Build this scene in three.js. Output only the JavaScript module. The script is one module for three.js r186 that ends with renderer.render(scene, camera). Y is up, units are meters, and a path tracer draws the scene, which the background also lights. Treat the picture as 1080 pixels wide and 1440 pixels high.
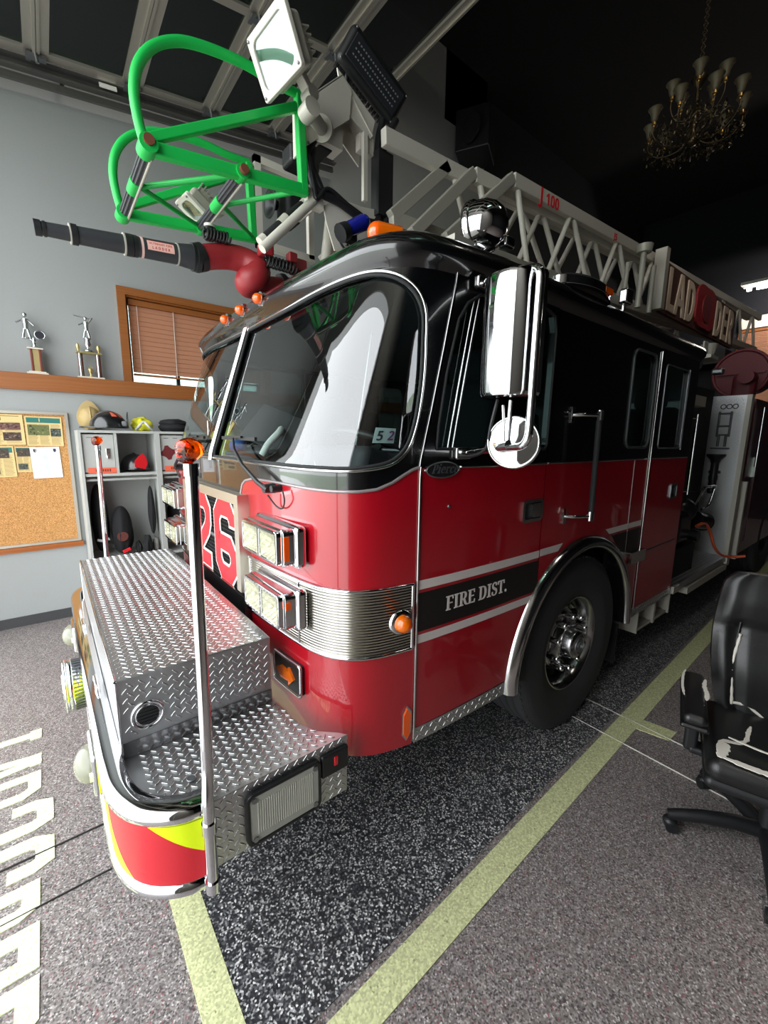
import * as THREE from 'three';
import { RoundedBoxGeometry } from 'three/addons/geometries/RoundedBoxGeometry.js';
import { TessellateModifier } from 'three/addons/modifiers/TessellateModifier.js';
import { mergeGeometries, toCreasedNormals } from 'three/addons/utils/BufferGeometryUtils.js';
import { RectAreaLightUniformsLib } from 'three/addons/lights/RectAreaLightUniformsLib.js';
import { FontLoader } from 'three/addons/loaders/FontLoader.js';
import { TextGeometry } from 'three/addons/geometries/TextGeometry.js';

// ---------- camera ----------
const scene = new THREE.Scene();
const camera = new THREE.PerspectiveCamera(2 * Math.atan(720 / 590) * 180 / Math.PI, 1080 / 1440, 0.05, 80);
camera.position.set(2.37, 1.75, 0);
{
  const right = new THREE.Vector3(0.62304, 0.01192, -0.78210), down = new THREE.Vector3(0.14053, -0.98532, 0.09693), fwd = new THREE.Vector3(-0.76946, -0.17030, -0.61557);
  camera.quaternion.setFromRotationMatrix(new THREE.Matrix4().makeBasis(right, down.negate(), fwd.negate()));
}
// ---------- sky and daylight through the open bay door ----------
scene.background = new THREE.Color(0.93, 0.97, 1.0);
scene.backgroundIntensity = 4.2;
RectAreaLightUniformsLib.init();
const DOOR = { x0: -2.3, x1: 2.42, top: 4.4, z: 1.0 };
const daylight = new THREE.RectAreaLight(new THREE.Color(0.95, 0.98, 1.0), 1.5, DOOR.x1 - DOOR.x0, DOOR.top);
daylight.position.set((DOOR.x0 + DOOR.x1) / 2, DOOR.top / 2, DOOR.z + 0.02);
daylight.lookAt(daylight.position.x, DOOR.top / 2, -10);
daylight.name = 'bay_daylight';
scene.add(daylight);
const renderer = new THREE.WebGLRenderer({ antialias: true });
renderer.toneMapping = THREE.LinearToneMapping;
renderer.toneMappingExposure = 1.06;
renderer.shadowMap.enabled = true;

// ---------- helpers ----------
const V = (x, y, z) => new THREE.Vector3(x, y, z);
const PI = Math.PI;
let seed = 12345;
const rnd = () => { seed = (seed * 1664525 + 1013904223) >>> 0; return seed / 4294967296; };
const rr = (a, b) => a + (b - a) * rnd();
function place(g, x = 0, y = 0, z = 0, rx = 0, ry = 0, rz = 0) {
  g.applyMatrix4(new THREE.Matrix4().compose(V(x, y, z), new THREE.Quaternion().setFromEuler(new THREE.Euler(rx, ry, rz)), V(1, 1, 1)));
  return g;
}
const box = (w, h, d, x = 0, y = 0, z = 0, rx = 0, ry = 0, rz = 0) => place(new THREE.BoxGeometry(w, h, d), x, y, z, rx, ry, rz);
const bx = (x0, x1, y0, y1, z0, z1) => box(x1 - x0, y1 - y0, z1 - z0, (x0 + x1) / 2, (y0 + y1) / 2, (z0 + z1) / 2);
const rbox = (w, h, d, r, x = 0, y = 0, z = 0, rx = 0, ry = 0, rz = 0) => place(new RoundedBoxGeometry(w, h, d, 3, r), x, y, z, rx, ry, rz);
const cyl = (r0, r1, h, n, x = 0, y = 0, z = 0, rx = 0, ry = 0, rz = 0) => place(new THREE.CylinderGeometry(r0, r1, h, n), x, y, z, rx, ry, rz);
const sph = (r, x = 0, y = 0, z = 0, sx = 1, sy = 1, sz = 1, n = 20) => { const g = new THREE.SphereGeometry(r, n, Math.max(6, n * 0.6 | 0)); g.scale(sx, sy, sz); return place(g, x, y, z); };
const tor = (R, r, x, y, z, rx = 0, ry = 0, rz = 0, arc = 2 * PI, n = 40) => place(new THREE.TorusGeometry(R, r, 10, n, arc), x, y, z, rx, ry, rz);
const lathe = (pts, n = 40, x = 0, y = 0, z = 0, rx = 0, ry = 0, rz = 0) => place(new THREE.LatheGeometry(pts.map(p => new THREE.Vector2(p[0], p[1])), n), x, y, z, rx, ry, rz);
function aim(g, a, b) {                       // put a geometry whose axis is y between two points
  const d = b.clone().sub(a), q = new THREE.Quaternion().setFromUnitVectors(V(0, 1, 0), d.clone().normalize());
  g.applyMatrix4(new THREE.Matrix4().compose(a.clone().add(b).multiplyScalar(0.5), q, V(1, 1, 1)));
  return g;
}
const rod = (a, b, r, n = 14, r2 = r) => aim(new THREE.CylinderGeometry(r2, r, a.distanceTo(b), n), a, b);
function bar(a, b, w, h, up = V(0, 1, 0), round = 0) {   // rectangular bar, w across, h along up
  const d = b.clone().sub(a), L = d.length(), f = d.normalize(), s = new THREE.Vector3().crossVectors(up, f).normalize(), u = new THREE.Vector3().crossVectors(f, s);
  const g = round ? new RoundedBoxGeometry(w, h, L, 2, round) : new THREE.BoxGeometry(w, h, L);
  g.applyMatrix4(new THREE.Matrix4().makeBasis(s, u, f).setPosition(a.clone().add(b).multiplyScalar(0.5)));
  return g;
}
function tube(pts, r, closed = false, n = 0, rs = 10, tension = 0.5) {
  const c = new THREE.CatmullRomCurve3(pts.map(p => p.isVector3 ? p : V(...p)), closed, 'catmullrom', tension);
  return new THREE.TubeGeometry(c, n || pts.length * 8, r, rs, closed);
}
function polyTube(pts, r, rad = 0.05, rs = 10) {          // straight runs with rounded bends
  const P = pts.map(p => p.isVector3 ? p : V(...p)), path = new THREE.CurvePath();
  let prev = P[0];
  for (let i = 1; i < P.length; i++) {
    if (i < P.length - 1) {
      const a = P[i].clone().sub(P[i - 1]), b = P[i + 1].clone().sub(P[i]);
      const t = Math.min(rad, a.length() * 0.45, b.length() * 0.45);
      const p0 = P[i].clone().sub(a.normalize().multiplyScalar(t)), p1 = P[i].clone().add(b.normalize().multiplyScalar(t));
      path.add(new THREE.LineCurve3(prev, p0)); path.add(new THREE.QuadraticBezierCurve3(p0, P[i], p1)); prev = p1;
    } else path.add(new THREE.LineCurve3(prev, P[i]));
  }
  const q = []; for (const c of path.curves) { const k = c.isLineCurve3 ? 2 : 7; for (let j = 0; j < k; j++) q.push(c.getPoint(j / k)); }
  q.push(prev = P[P.length - 1]);
  const poly = new THREE.CurvePath(); for (let i = 1; i < q.length; i++) if (q[i].distanceTo(q[i - 1]) > 1e-5) poly.add(new THREE.LineCurve3(q[i - 1], q[i]));
  const pp = [poly.curves[0].v1, ...poly.curves.map(c => c.v2)];
  return ringTube(pp, r, rs);
}
function ringTube(P, r, rs = 10) {                        // tube with a ring at each given point
  const pos = [], nor = [], uv = [], idx = []; let up = Math.abs(P[1].clone().sub(P[0]).normalize().y) > 0.9 ? V(1, 0, 0) : V(0, 1, 0), L = 0;
  P.forEach((p, i) => {
    const t = P[Math.min(i + 1, P.length - 1)].clone().sub(P[Math.max(i - 1, 0)]).normalize();
    const s = new THREE.Vector3().crossVectors(up, t).normalize(); up = new THREE.Vector3().crossVectors(t, s);
    if (i) L += p.distanceTo(P[i - 1]);
    const rad = typeof r === 'function' ? r(i / (P.length - 1)) : r;
    for (let k = 0; k <= rs; k++) { const a = k / rs * 2 * PI, n = s.clone().multiplyScalar(Math.cos(a)).add(up.clone().multiplyScalar(Math.sin(a))); nor.push(n.x, n.y, n.z); pos.push(p.x + n.x * rad, p.y + n.y * rad, p.z + n.z * rad); uv.push(k / rs, L); }
  });
  for (let i = 0; i < P.length - 1; i++) for (let k = 0; k < rs; k++) { const a = i * (rs + 1) + k, b = a + rs + 1; idx.push(a, a + 1, b, b, a + 1, b + 1); }
  const ends = [[0, -1], [P.length - 1, 1]];
  for (const [i, sgn] of ends) {
    const t = P[i ? i : 1].clone().sub(P[i ? i - 1 : 0]).normalize().multiplyScalar(sgn), c0 = pos.length / 3;
    pos.push(P[i].x, P[i].y, P[i].z); nor.push(t.x, t.y, t.z); uv.push(0, 0);
    for (let k = 0; k <= rs; k++) { const j = i * (rs + 1) + k; pos.push(pos[j * 3], pos[j * 3 + 1], pos[j * 3 + 2]); nor.push(t.x, t.y, t.z); uv.push(0, 0); }
    for (let k = 0; k < rs; k++) sgn > 0 ? idx.push(c0, c0 + 1 + k, c0 + 2 + k) : idx.push(c0, c0 + 2 + k, c0 + 1 + k);
  }
  const g = new THREE.BufferGeometry();
  g.setAttribute('position', new THREE.Float32BufferAttribute(pos, 3)); g.setAttribute('normal', new THREE.Float32BufferAttribute(nor, 3)); g.setAttribute('uv', new THREE.Float32BufferAttribute(uv, 2)); g.setIndex(idx);
  return g;
}
const shp = (pts, holes = []) => { const s = new THREE.Shape(pts.map(p => new THREE.Vector2(p[0], p[1]))); for (const h of holes) s.holes.push(new THREE.Path(h.map(p => new THREE.Vector2(p[0], p[1])))); return s; };
const ext = (shape, depth, bevel = 0, cs = 10) => new THREE.ExtrudeGeometry(shape, bevel ? { depth: depth - 2 * bevel, bevelEnabled: true, bevelSize: bevel, bevelThickness: bevel, bevelSegments: 2, bevelOffset: -bevel, curveSegments: cs } : { depth, bevelEnabled: false, curveSegments: cs });
function rrect(x0, x1, y0, y1, r, n = 6) {                // rounded rectangle as a point list
  const out = [], rs = Array.isArray(r) ? r : [r, r, r, r];   // bl br tr tl
  const c = [[x0 + rs[0], y0 + rs[0], PI, rs[0]], [x1 - rs[1], y0 + rs[1], 1.5 * PI, rs[1]], [x1 - rs[2], y1 - rs[2], 0, rs[2]], [x0 + rs[3], y1 - rs[3], PI / 2, rs[3]]];
  for (const [cx, cy, a0, q] of c) for (let i = 0; i <= n; i++) { const a = a0 + i / n * PI / 2; out.push([cx + q * Math.cos(a), cy + q * Math.sin(a)]); }
  return out;
}
function mirrorX(g) {
  g = g.index ? g.toNonIndexed() : g.clone();
  g.scale(-1, 1, 1);
  for (const k of Object.keys(g.attributes)) { const a = g.attributes[k], n = a.itemSize; for (let i = 0; i < a.count; i += 3) for (let c = 0; c < n; c++) { const t = a.array[(i + 1) * n + c]; a.array[(i + 1) * n + c] = a.array[(i + 2) * n + c]; a.array[(i + 2) * n + c] = t; } }
  const nn = g.attributes.normal; if (nn) for (let i = 0; i < nn.count; i++) nn.setX(i, nn.getX(i));
  return g;
}
function uvMetres(g) {                                    // uv in metres on the face's dominant plane
  const p = g.attributes.position, n = p.count, uv = new Float32Array(n * 2), a = V(), b = V(), c = V();
  for (let i = 0; i < n; i += 3) {
    a.fromBufferAttribute(p, i); b.fromBufferAttribute(p, i + 1); c.fromBufferAttribute(p, i + 2);
    const m = new THREE.Vector3().crossVectors(b.clone().sub(a), c.clone().sub(a)), ax = Math.abs(m.x), ay = Math.abs(m.y), az = Math.abs(m.z);
    [a, b, c].forEach((q, k) => { const [u, w] = ax >= ay && ax >= az ? [q.z, q.y] : ay >= az ? [q.x, q.z] : [q.x, q.y]; uv[(i + k) * 2] = u; uv[(i + k) * 2 + 1] = w; });
  }
  g.setAttribute('uv', new THREE.BufferAttribute(uv, 2));
}
function join(list, keepUv = false) {
  const flat = list.flat(5).map(g => {
    g = g.index ? g.toNonIndexed() : g.clone();
    for (const k of Object.keys(g.attributes)) if (!['position', 'normal', 'uv'].includes(k)) g.deleteAttribute(k);
    if (!g.attributes.normal) g.computeVertexNormals();
    if (!keepUv || !g.attributes.uv) uvMetres(g);
    g.groups = []; g.clearGroups();
    return g;
  });
  return flat.length === 1 ? flat[0] : mergeGeometries(flat);
}
const taken = {};
function numbered(n) { if (!(n in taken)) { taken[n] = 0; return n; } taken[n]++; return n + '_' + String(taken[n]).padStart(3, '0'); }
function shadows(m) { m.castShadow = true; m.receiveShadow = true; return m; }
function part(parent, name, geoms, mat, label, keepUv = false) {
  const m = shadows(new THREE.Mesh(join(Array.isArray(geoms) ? geoms : [geoms], keepUv), mat));
  m.name = name; if (label) m.userData.label = label;
  parent.add(m); return m;
}
function grp(parent, name, label) { const g = new THREE.Group(); g.name = name; if (label) g.userData.label = label; parent.add(g); return g; }
function thing(name, label, category, group, pos) {
  const g = new THREE.Group(); g.name = numbered(name); g.userData = { label, category }; if (group) g.userData.group = group;
  if (pos) g.position.set(...pos);
  scene.add(g); return g;
}
function solo(name, geoms, mat, label, category, group) {
  const m = shadows(new THREE.Mesh(join(Array.isArray(geoms) ? geoms : [geoms]), mat));
  m.name = numbered(name); m.userData = { label, category }; if (group) m.userData.group = group;
  scene.add(m); return m;
}
function struct(name, geoms, mat, label, parent = scene) {
  const m = shadows(new THREE.Mesh(join(Array.isArray(geoms) ? geoms : [geoms]), mat));
  m.name = parent === scene ? numbered(name) : name; if (parent === scene) m.userData = { kind: 'structure', label, category: name.split('_')[0] };
  parent.add(m); return m;
}

// ---------- textures and materials ----------
function canvasTex(w, h, draw, srgb = true) {
  const c = document.createElement('canvas'); c.width = w; c.height = h; draw(c.getContext('2d'), w, h);
  const t = new THREE.CanvasTexture(c); if (srgb) t.colorSpace = THREE.SRGBColorSpace; t.wrapS = t.wrapT = THREE.RepeatWrapping; return t;
}
function dataTex(n, fn, srgb = true) {
  const d = new Uint8Array(n * n * 4);
  for (let y = 0; y < n; y++) for (let x = 0; x < n; x++) { const c = fn(x, y), i = (y * n + x) * 4; d[i] = c[0]; d[i + 1] = c[1]; d[i + 2] = c[2]; d[i + 3] = 255; }
  const t = new THREE.DataTexture(d, n, n); t.magFilter = THREE.LinearFilter; t.minFilter = THREE.LinearMipmapLinearFilter; t.generateMipmaps = true;
  if (srgb) t.colorSpace = THREE.SRGBColorSpace; t.wrapS = t.wrapT = THREE.RepeatWrapping; t.needsUpdate = true; return t;
}
const rep = (t, s) => { t.repeat.set(1 / s, 1 / s); return t; };
// flake floors: every chip is a small irregular patch of one colour
function flakes(n, cell, palette, jitter = 0.9) {
  const gx = Math.floor(n / cell), pts = [];
  for (let j = 0; j < gx; j++) for (let i = 0; i < gx; i++) { const r = rnd(); let k = 0, a = 0; for (; k < palette.length - 1; k++) { a += palette[k][3]; if (r < a) break; } pts.push([(i + rnd() * jitter) * cell, (j + rnd() * jitter) * cell, k, rr(0.88, 1.1)]); }
  return dataTex(n, (x, y) => {
    const ci = Math.floor(x / cell), cj = Math.floor(y / cell); let best = 1e9, b = null;
    for (let dj = -1; dj <= 1; dj++) for (let di = -1; di <= 1; di++) {
      const ii = (ci + di + gx) % gx, jj = (cj + dj + gx) % gx, p = pts[jj * gx + ii];
      let dx = Math.abs(x - p[0]), dy = Math.abs(y - p[1]); dx = Math.min(dx, n - dx); dy = Math.min(dy, n - dy);
      const d = dx * dx + dy * dy; if (d < best) { best = d; b = p; }
    }
    const c = palette[b[2]]; return [Math.min(255, c[0] * b[3]), Math.min(255, c[1] * b[3]), Math.min(255, c[2] * b[3])];
  });
}
const S = (hex, rough = 0.6, metal = 0, o = {}) => new THREE.MeshStandardMaterial({ color: hex, roughness: rough, metalness: metal, ...o });
const P = (hex, o = {}) => new THREE.MeshPhysicalMaterial({ color: hex, ...o });
const woodTex = canvasTex(512, 512, (g, w, h) => {
  g.fillStyle = '#b5783f'; g.fillRect(0, 0, w, h);
  for (let i = 0; i < 420; i++) { const y = rnd() * h, a = rr(0.05, 0.22); g.strokeStyle = rnd() < 0.5 ? `rgba(120,66,28,${a})` : `rgba(214,158,98,${a})`; g.lineWidth = rr(0.6, 2.2); g.beginPath(); g.moveTo(0, y); for (let x = 0; x <= w; x += 32) g.lineTo(x, y + Math.sin(x / w * 2 * PI) * 4 + Math.sin(x / w * 4 * PI + y) * 1.5); g.stroke(); }
});
const corkTex = flakes(512, 5, [[186, 136, 82, .55], [172, 122, 68, .25], [200, 152, 98, .15], [140, 94, 50, .05]]);
const wallTex = dataTex(256, () => { const v = 246 + rnd() * 9; return [v, v, v]; });
const leatherBump = flakes(256, 6, [[128, 128, 128, .5], [105, 105, 105, .3], [150, 150, 150, .2]]);
const M = {
  floor: S('#ffffff', 0.42, 0, { map: rep(flakes(1024, 5, [[130, 123, 121, .32], [110, 104, 102, .26], [154, 148, 146, .2], [74, 70, 70, .14], [186, 181, 179, .05], [134, 88, 92, .03]]), 0.95) }),
  bay: S('#ffffff', 0.4, 0, { map: rep(flakes(1024, 6, [[50, 51, 54, .34], [36, 37, 40, .2], [92, 93, 96, .2], [158, 158, 158, .16], [214, 214, 212, .1]]), 1.0) }),
  yellow: S('#ffffff', 0.5, 0, { map: rep(flakes(1024, 4, [[203, 206, 158, .62], [199, 202, 153, .31], [191, 196, 146, .06], [146, 150, 112, .01]]), 1.5) }),
  letter: S('#ffffff', 0.5, 0, { map: rep(flakes(512, 4, [[222, 228, 190, .7], [216, 222, 182, .28], [190, 196, 152, .02]]), 0.9) }),
  joint: S('#2c2a2a', 0.9), caulk: S('#c9c8bd', 0.7),
  wall: S('#9a9d9c', 0.85, 0, { map: rep(wallTex, 0.5) }),
  wallDark: S('#1d1f24', 0.9), wallNavy: S('#14161f', 0.9), ceiling: S('#111213', 0.95), base: S('#3a3a3c', 0.6),
  wood: S('#cbb8a8', 0.45, 0, { map: rep(woodTex, 0.6) }), woodTrim: S('#d9b58a', 0.4, 0, { map: rep(woodTex, 0.6) }),
  blind: P('#c8977a', { roughness: 0.6, transmission: 0.45, thickness: 0 }),
  alu: S('#b9b3a8', 0.42, 0.75), aluDark: S('#6e6d6a', 0.45, 0.7), steel: S('#8d9094', 0.35, 0.9),
  chrome: S('#d9dadc', 0.06, 1), chromeSoft: S('#cfcfce', 0.16, 1), stainless: S('#b5b0a6', 0.24, 1), tread: S('#bfc0c1', 0.36, 1), lug: S('#d2d3d4', 0.2, 1), polished: S('#a9a9aa', 0.2, 1),
  red: P('#a5081b', { roughness: 0.28, clearcoat: 1, clearcoatRoughness: 0.03 }),
  black: P('#07080a', { roughness: 0.25, clearcoat: 1, clearcoatRoughness: 0.03 }),
  stripeWhite: S('#d8cfcb', 0.45), stripeBlack: S('#1c1816', 0.4), pin: S('#9a8f90', 0.3, 0.4),
  glass: P('#dbe8e6', { roughness: 0, transmission: 1, thickness: 0, ior: 2.05 }),
  glassDark: P('#5d6f6c', { roughness: 0, transmission: 1, thickness: 0, ior: 1.52 }),
  lens: P('#f6f6f0', { roughness: 0.05, transmission: 0.95, thickness: 0, ior: 1.3, specularIntensity: 0.6 }),
  amber: P('#ff7a08', { roughness: 0.15, transmission: 0.35, thickness: 0, clearcoat: 1 }),
  amberDeep: P('#f05a00', { roughness: 0.12, clearcoat: 1 }),
  amberGlass: P('#ff8a1c', { roughness: 0.02, transmission: 1, thickness: 0.03, ior: 1.5, attenuationColor: new THREE.Color(1.0, 0.45, 0.06), attenuationDistance: 0.05 }),
  blueLens: P('#1b2390', { roughness: 0.12, clearcoat: 1 }), redLens: P('#c2121c', { roughness: 0.15, clearcoat: 1 }),
  rubber: S('#1b1c1e', 0.75), tyre: S('#2f2f31', 0.8), dark: S('#0e0f11', 0.7), plastic: S('#17181a', 0.45), cable: S('#141416', 0.5),
  interior: S('#1a1c1f', 0.8), seatCloth: S('#202226', 0.9), 
  aerial: S('#d2cdc2', 0.5, 0.1), aerialGrey: S('#b3afa4', 0.5, 0.25), green: S('#12b24a', 0.45), greenRung: S('#0fa845', 0.5),
  monitorRed: S('#93262c', 0.42), monitorBlack: S('#3a3b3f', 0.45, 0.3), hardRed: S('#d0141f', 0.5), signRed: S('#8e1f27', 0.55), signCream: S('#cdb9a4', 0.6), signBrown: S('#4a2b22', 0.7),
  decalRed: S('#e0202c', 0.4), decalWhite: S('#f3ece2', 0.45), reflYellow: S('#d9ee08', 0.4), reflRed: S('#c3202c', 0.4),
  white: S('#e8e6e0', 0.6), maroon: P('#46101a', { roughness: 0.35, clearcoat: 0.7 }), maroonMat: S('#5a1a22', 0.6),
  locker: S('#b4b6b2', 0.5, 0.1), lockerIn: S('#a3a5a2', 0.6), helmetBlack: P('#141517', { roughness: 0.3, clearcoat: 0.6 }), orangeRefl: S('#e8664a', 0.5), yellowGear: S('#d8d52a', 0.7), greyGear: S('#6b6d70', 0.85), silverTape: S('#cfcfd2', 0.4),
  cork: S('#ffffff', 0.9, 0, { map: rep(corkTex, 0.5) }), paper: S('#eeeff2', 0.8), newsprint: S('#cdb27a', 0.85), ink: S('#2a2a33', 0.9),
  gold: S('#d9c48a', 0.3, 0.8), trophySilver: S('#d5d8da', 0.15, 0.9), marble: S('#d8d2c4', 0.4), trophyRed: S('#7c4038', 0.35, 0.3),
  leather: P('#151516', { roughness: 0.36, bumpMap: rep(leatherBump, 0.06), bumpScale: 0.0008, clearcoat: 0.15, clearcoatRoughness: 0.4 }), peel: S('#d9d5ca', 0.9),
  bronze: S('#3c3222', 0.35, 0.8), shade: P('#4c432b', { roughness: 0.6, transmission: 0.4, thickness: 0 }), orangeHose: S('#d9603a', 0.5), brass: S('#b08a4a', 0.3, 0.9),
  concrete: S('#9b9994', 0.9), grass: S('#5f8a3c', 1),
};
const font = await new FontLoader().loadAsync('fonts/droid/droid_serif_bold.typeface.json');
const fontSans = await new FontLoader().loadAsync('fonts/droid/droid_sans_bold.typeface.json');
function text(str, size, depth, f = font, curve = 3) { const g = new TextGeometry(str, { font: f, size, depth, curveSegments: curve, bevelEnabled: false }); g.computeBoundingBox(); return g; }
// a stroke of given width along a polyline, mitred, as a Shape (block lettering)
function stroke(pts, w, closed = false) {
  const n = pts.length, L = [], R = [];
  for (let i = 0; i < n; i++) {
    const p = pts[i], a = i > 0 ? pts[i - 1] : closed ? pts[n - 1] : null, b = i < n - 1 ? pts[i + 1] : closed ? pts[0] : null;
    const u = a ? norm2(p[0] - a[0], p[1] - a[1]) : norm2(b[0] - p[0], b[1] - p[1]), v = b ? norm2(b[0] - p[0], b[1] - p[1]) : u;
    let nx = -(u[1] + v[1]), ny = u[0] + v[0]; const l = Math.hypot(nx, ny); nx /= l; ny /= l;
    const k = Math.min(2.5, 1 / Math.max(0.3, nx * -u[1] + ny * u[0])) * w / 2;
    const e = !a ? [-u[0] * 0, 0] : [0, 0];
    L.push([p[0] + nx * k + e[0], p[1] + ny * k]); R.push([p[0] - nx * k, p[1] - ny * k]);
  }
  return closed ? shp(L, [R.slice().reverse()]) : shp([...L, ...R.reverse()]);
}
function norm2(x, y) { const l = Math.hypot(x, y) || 1; return [x / l, y / l]; }
// =====================================================================  THE BAY
const ROOM = { x0: -2.95, x1: 9.0, z0: -13.0, z1: DOOR.z, y1: 7.4 };
struct('floor', bx(ROOM.x0, ROOM.x1 + .2, -0.2, 0, ROOM.z0 - .2, ROOM.z1 + .25), M.floor, 'grey and pinkish flake floor of the fire station bay');
// dark flake coating of the truck's own bay, edged by the pale yellow lines
const lineX = z => 1.478 + (z + .3) * 0.0352;              // inner edge of the long line, slightly out of square
struct('floor_coating', (() => { const g = ext(shp([[ROOM.x0 + .4, .304], [lineX(-.3), .304], [lineX(-12.6), 12.6], [ROOM.x0 + .4, 12.6]]), .003); g.rotateX(-PI / 2); return [g]; })(), M.bay, 'dark black and white flake coating under the truck');
{
  const flat = (pts, h = .0045) => { const g = ext(shp(pts.map(p => [p[0], -p[1]])), h); g.rotateX(-PI / 2); return g; };
  solo('floor_line', flat([[lineX(.1) + .02, -.20], [lineX(.1) + .13, -.16], [lineX(-12) + .128, -12], [lineX(-12), -12]]), M.yellow, 'long pale yellow line painted beside the truck wheels', 'floor line');
  solo('floor_line', flat([[-2.2, -.202], [1.60, -.202], [1.52, -.304], [-2.2, -.304]], .0055), M.yellow, 'pale yellow line painted across the floor under the bumper', 'floor line');
  solo('floor_line', flat([[1.50, -2.815], [1.70, -2.855], [1.695, -2.735], [1.515, -2.69]], .004), M.yellow, 'short pale yellow tick branching off the long line', 'floor line');
  const strip = (x0, x1, z0, z1, m, n, l) => { const o = solo(n, bx(x0, x1, .0005, .0062, z0, z1), m, l, 'floor joint'); o.userData.kind = 'structure'; };
  strip(.292, .298, -.045, ROOM.z1, M.joint, 'floor_joint', 'dark floor joint running through the number of the floor lettering');
  strip(.5535, .5575, -.045, ROOM.z1, M.joint, 'floor_joint', 'dark floor joint running beside the number of the floor lettering');
  strip(.9, 5, -2.753, -2.748, M.caulk, 'floor_joint', 'pale floor joint along the short yellow tick');
  strip(.9, 5, -2.492, -2.488, M.caulk, 'floor_joint', 'pale floor joint under the seat of the worn office chair');
  // lettering in front of the bumper: LAD 26 DER, tops towards the truck
  const let_ = (ch, x0, x1, zTop, zBot, w) => {            // local: u right, v up
    const W = x1 - x0, H = zBot - zTop, h = w / 2, P_ = {
      L: [[[W * .3, H], [W * .3, 0]], [[W * .05, H - h], [W * .6, H - h]], [[0, h], [W, h], [W - h * 0, H * .22]]],
      A: [[[W * .14, 0], [W * .44, H]], [[W * .86, 0], [W * .56, H]], [[W * .3, H - h], [W * .75, H - h]], [[W * .25, H * .36], [W * .75, H * .36]], [[0, h], [W * .3, h]], [[W * .7, h], [W, h]]],
      D: [[[h, 0], [h, H]], [[0, h], [W * .7, h], [W - h, h + W * .25], [W - h, H - h - W * .25], [W * .7, H - h], [0, H - h]]],
      E: [[[h, 0], [h, H]], [[0, h], [W - h, h], [W - h, H * .24]], [[0, H - h], [W - h, H - h], [W - h, H * .76]], [[h, H * .5], [W * .6, H * .5]]],
      R: [[[h, 0], [h, H]], [[0, H - h], [W * .7, H - h], [W - h, H - h - W * .2], [W - h, H * .62], [W * .7, H * .5], [h, H * .5]], [[W * .45, H * .5], [W - h, 0]]],
      2: [[[h, H * .72], [h, H - h - W * .2], [W * .25, H - h], [W * .75, H - h], [W - h, H - h - W * .22], [W - h, H * .6], [h, H * .26], [h, h], [W - h, h], [W - h, H * .2]]],
      6: [[[W - h, H * .72], [W - h, H - h - W * .2], [W * .75, H - h], [W * .28, H - h], [h, H - h - W * .22], [h, h + W * .2], [W * .28, h], [W * .72, h], [W - h, h + W * .2], [W - h, H * .42], [W * .72, H * .54], [h, H * .54]]],
    }[ch];
    return P_.map((s, si) => { const g = ext(stroke(s, w), .0046 + si * .0003); g.rotateX(-PI / 2); g.translate(x0, 0, zBot); return g; });
  };
  const word = [['L', -.70, -.53, .184, .62, .052], ['A', -.50, -.29, .184, .62, .048], ['D', -.283, -.095, .184, .62, .052], ['2', -.052, .145, .137, .68, .062], ['6', .185, .385, .137, .68, .064], ['D', .424, .58, .184, .62, .056], ['E', .617, .79, .184, .62, .058], ['R', .812, .99, .184, .62, .06]];
  const t = thing('floor_lettering', 'pale block lettering painted on the floor in front of the bumper', 'floor lettering');
  for (const w of word) part(t, 'letter', let_(...w), M.letter);
}
// ---- walls
const WZ0 = -6.1;
struct('wall_left', [
  bx(-2.95, -2.58, 0, 2.262, WZ0, ROOM.z1), bx(-2.95, -2.73, 2.262, ROOM.y1, -.75, ROOM.z1), bx(-2.95, -2.73, 2.262, ROOM.y1, WZ0, -2.18), bx(-2.95, -2.73, 3.13, ROOM.y1, -2.18, -.75),
], M.wall, 'light grey painted wall with a ledge behind the truck');
struct('wall_left_rear', [bx(-3.2, -2.95, 0, ROOM.y1, ROOM.z0, WZ0), bx(-2.95, -2.73, 6.5, ROOM.y1, -6.1, -5.15), ], M.wallDark, 'black painted rear stretch of the side wall');
struct('wall_back', [bx(-3.2, -.56, 0, ROOM.y1, ROOM.z0 - .2, ROOM.z0), bx(1.2, ROOM.x1 + .2, 0, ROOM.y1, ROOM.z0 - .2, ROOM.z0), bx(-.56, 1.2, 0, 2.6, ROOM.z0 - .2, ROOM.z0), bx(-.56, 1.2, 4.60, ROOM.y1, ROOM.z0 - .2, ROOM.z0)], M.wallNavy, 'dark navy back wall with a high window');
struct('wall_right', bx(ROOM.x1, ROOM.x1 + .2, 0, ROOM.y1, ROOM.z0, ROOM.z1), M.wallDark, 'dark wall on the far side of the station');
struct('wall_front', [bx(-2.95, DOOR.x0, 0, ROOM.y1, ROOM.z1, ROOM.z1 + .22), bx(DOOR.x1, ROOM.x1 + .2, 0, ROOM.y1, ROOM.z1, ROOM.z1 + .22), bx(DOOR.x0, DOOR.x1, DOOR.top, ROOM.y1, ROOM.z1, ROOM.z1 + .22)], M.wall, 'grey front wall around the bay opening');
struct('ceiling', bx(-3.2, ROOM.x1 + .2, ROOM.y1, ROOM.y1 + .2, ROOM.z0 - .2, ROOM.z1 + .22), M.ceiling, 'black high ceiling');
struct('baseboard_left', bx(-2.58, -2.568, 0, .092, WZ0, ROOM.z1), M.base, 'dark grey baseboard');
struct('trim_1', [bx(-2.73, -2.555, 2.262, 2.285, WZ0, ROOM.z1), bx(-2.58, -2.553, 2.142, 2.262, WZ0, ROOM.z1)], M.wood, 'brown wooden ledge along the wall');
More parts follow.
